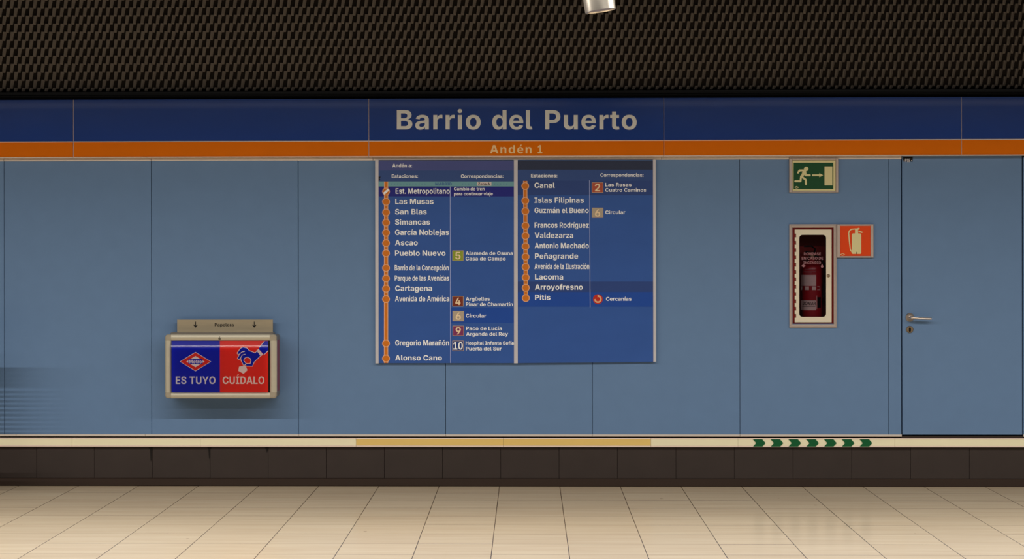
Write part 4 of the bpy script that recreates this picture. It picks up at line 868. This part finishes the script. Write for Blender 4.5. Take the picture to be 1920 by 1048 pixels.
text(b, 'ROMPASE', 1507.2, 1539, 478.6, 5.3, yg, M['pinktext'], 4); text(b, 'EN CASO DE', 1503.2, 1543.2, 487, 5.6, yg, M['pinktext'], 4); text(b, 'INCENDIO', 1506.4, 1539.2, 495, 5, yg, M['pinktext'], 4)
decal(b, [rh(1506.5, 498.4, 4.2, 3)], yg, M['pinktext']); decal(b, [circle(1541.4, 499.6, 2.4, 14), [(1540, 497.6), (1541.4, 494.2), (1542.8, 497.6)]], yg, M['pinktext']); b.build('lettering', dr)

# the extinguisher inside
ey = 0.095; er = 0.069; ex = X(1522.5, ey, 540); ez = iz0 + th
t = thing('fire_extinguisher', 'red fire extinguisher standing behind the glass of the wall cabinet', 'fire extinguisher', (ex, ey, ez))
zs = Z(497, ey, 1524)
b = MB(); prof = [(0.060, ez + 0.018), (er, ez + 0.026), (er, zs - 0.03)] + [(er * math.cos(math.radians(a)) if a < 80 else 0.02, zs - 0.03 + 0.055 * math.sin(math.radians(a))) for a in range(10, 81, 10)] + [(0.019, zs + 0.045)]
b.lathe(prof, (ex, ey, 0), M['extred'], 'z', 40); b.build('cylinder', t)
b = MB(); b.lathe([(0.058, ez), (0.066, ez + 0.002), (0.067, ez + 0.022), (0.06, ez + 0.024)], (ex, ey, 0), M['grey'], 'z', 36); b.build('base_ring', t)
b = MB(); b.lathe([(0.020, zs + 0.040), (0.024, zs + 0.044), (0.024, zs + 0.075), (0.014, zs + 0.085)], (ex, ey, 0), M['brass'], 'z', 24)
b.tube([(ex, ey, zs + 0.07), (ex - 0.02, ey - 0.02, zs + 0.085), (ex - 0.045, ey - 0.03, zs + 0.09)], 0.007, M['rubber'], 10); b.build('valve', t)
b = MB(); b.tube([(ex + 0.015, ey, zs + 0.075), (ex + 0.02, ey - 0.02, zs + 0.11), (ex - 0.01, ey - 0.045, zs + 0.13), (ex - 0.06, ey - 0.055, zs + 0.128)], 0.006, M['rubber'], 10)
b.tube([(ex + 0.015, ey, zs + 0.06), (ex + 0.01, ey - 0.03, zs + 0.085), (ex - 0.06, ey - 0.05, zs + 0.085)], 0.006, M['rubber'], 10); b.build('squeeze_lever', t)
b = MB(); b.tube([(ex + 0.02, ey, zs + 0.06), (ex + 0.06, ey - 0.01, zs + 0.05), (ex + 0.083, ey - 0.01, zs + 0.0), (ex + 0.082, ey - 0.01, zs - 0.12), (ex + 0.08, ey - 0.012, zs - 0.22)], [0.009] * 4 + [0.013], M['rubber'], 12); b.build('hose', t)
yc = lambda d: (lambda x: ey - math.sqrt(max(1e-6, (er + d) ** 2 - (x - ex) ** 2)))
def curved(mb_, px0, py0, px1, py1, d, m):
    n = 10; f = yc(d); yy_ = ey - er; vs = []
    for k in range(n + 1):
        px = px0 + (px1 - px0) * k / n
        a, c = P(px, py0, yy_), P(px, py1, yy_)
        vs += [(a.x, f(a.x), a.z), (c.x, f(c.x), c.z)]
    return mb_.add(vs, [(2 * k, 2 * k + 1, 2 * k + 3, 2 * k + 2) for k in range(n)], m, True)
yy_ = ey - er
b = MB(); curved(b, 1504.6, 515.4, 1530.2, 536, 0.0008, M['paper'])
for k in range(6): curved(b, 1506, 518.2 + 2.9 * k, 1528.5 - (k % 3) * 2.5, 518.8 + 2.9 * k, 0.0016, M['rail'])
b.build('instruction_label', t)
b = MB()
for a, c in ((1504.8, 1506.6), (1510, 1517), (1522.4, 1530)): curved(b, a, 537, c, 543.8, 0.0008, M['paper'])
curved(b, 1532.6, 537, 1538.4, 537.7, 0.0008, M['paper']); curved(b, 1532.6, 543, 1538.4, 543.8, 0.0008, M['paper']); curved(b, 1537.6, 537, 1538.4, 543.8, 0.0008, M['paper'])
curved(b, 1510, 504.4, 1528, 505.6, 0.0008, M['pinktext']); curved(b, 1508, 508.6, 1530, 509.6, 0.0008, M['pinktext']); curved(b, 1511, 511.4, 1522, 512.1, 0.0008, M['pinktext'])
b.build('pictogram_row', t)
b = MB(); curved(b, 1503.9, 563.4, 1530, 581.4, 0.0008, M['paper']); text(b, 'JOMAR', 1506.2, 1529.4, 572, 6.2, yy_, M['black'], 4, warp=yc(0.0017))
curved(b, 1506, 574.2, 1529, 574.9, 0.0017, M['black']); curved(b, 1506, 577.4, 1529, 577.9, 0.0017, M['rail']); b.build('service_label', t)
b = MB(); curved(b, 1531.2, 554.4, 1532.1, 579, 0.0012, M['paper']); curved(b, 1532.6, 557.2, 1540, 577, 0.0008, M['void']); b.build('date_label', t)

# ------------------------------------------------------------------ cylinder hanging over the platform and the lighting trough that carries it
HY = LY
r = 29.0 * (HY - CAM.y) / F
pc = P(1126, 20.5, HY)
t = thing('hanging_cylinder', 'shiny steel cylinder hanging from above at the top edge of the view', 'ceiling fixture', (pc.x, HY, pc.z))
b = MB(); b.lathe([(r * 0.96, 0.004), (r, 0.0), (r, 0.42), (r * 0.94, 0.43), (0.02, 0.43)], (0, 0, 0), M['chrome'], 'z', 48); cyl = b.build('body', None, (0, 0, 0))
b = MB(); b.lathe([(0.0, 0.012), (r * 0.95, 0.012), (r * 0.95, 0.03)], (0, 0, 0), M['rubber'], 'z', 40); gr = b.build('grille', None, (0, 0, 0))
b = MB(); b.tube([(0, 0, 0.43), (0, 0, LZ + 0.07 - pc.z)], 0.014, M['steel']); rod = b.build('rod', None, (0, 0, 0))
for o in (cyl, gr, rod): o.parent = t; o.location = (0, 0, 0)
cyl.rotation_euler = (0, math.radians(-8), 0); gr.rotation_euler = cyl.rotation_euler
b = MB(); b.box(WX0 - 4, WX1 + 4, HY - 0.22, HY + 0.22, LZ + 0.02, LZ + 0.16, M['mould']); struct(b.build('trim_7'))

# ------------------------------------------------------------------ bench against the wall beyond the left edge
bxr = -3.535; by = -0.35
t = thing('bar_bench', 'steel bar-backed bench in front of the blue wall beyond the left edge', 'bench', (bxr - 0.75, by - 0.2, 0.0))
b = MB(); b.bbox(bxr - 1.5, bxr, by - 0.012, by + 0.012, 0.915, 1.03, M['bench'], 0.004); b.build('back_rail', t)
for k in range(10):
    b = MB(); z = 0.886 - 0.0285 * k; b.tube([(bxr - 1.5, by, z), (bxr, by, z)], 0.0075, M['bench'], 8); b.build('back_bar', t)
for k in range(6):
    b = MB(); b.tube([(bxr - 1.5, by - 0.08 - 0.06 * k, 0.45), (bxr, by - 0.08 - 0.06 * k, 0.45)], 0.012, M['bench'], 8); b.build('seat_bar', t)
for x in (bxr - 1.42, bxr - 0.12):
    b = MB(); b.box(x - 0.02, x + 0.02, by + 0.005, by + 0.04, 0.0, 1.0, M['bench']); b.box(x - 0.02, x + 0.02, by - 0.40, by + 0.005, 0.40, 0.44, M['bench']); b.box(x - 0.02, x + 0.02, by - 0.40, by - 0.36, 0.0, 0.40, M['bench']); b.build('leg', t)

for o in sc.objects:
    if '_w' in o: del o['_w']
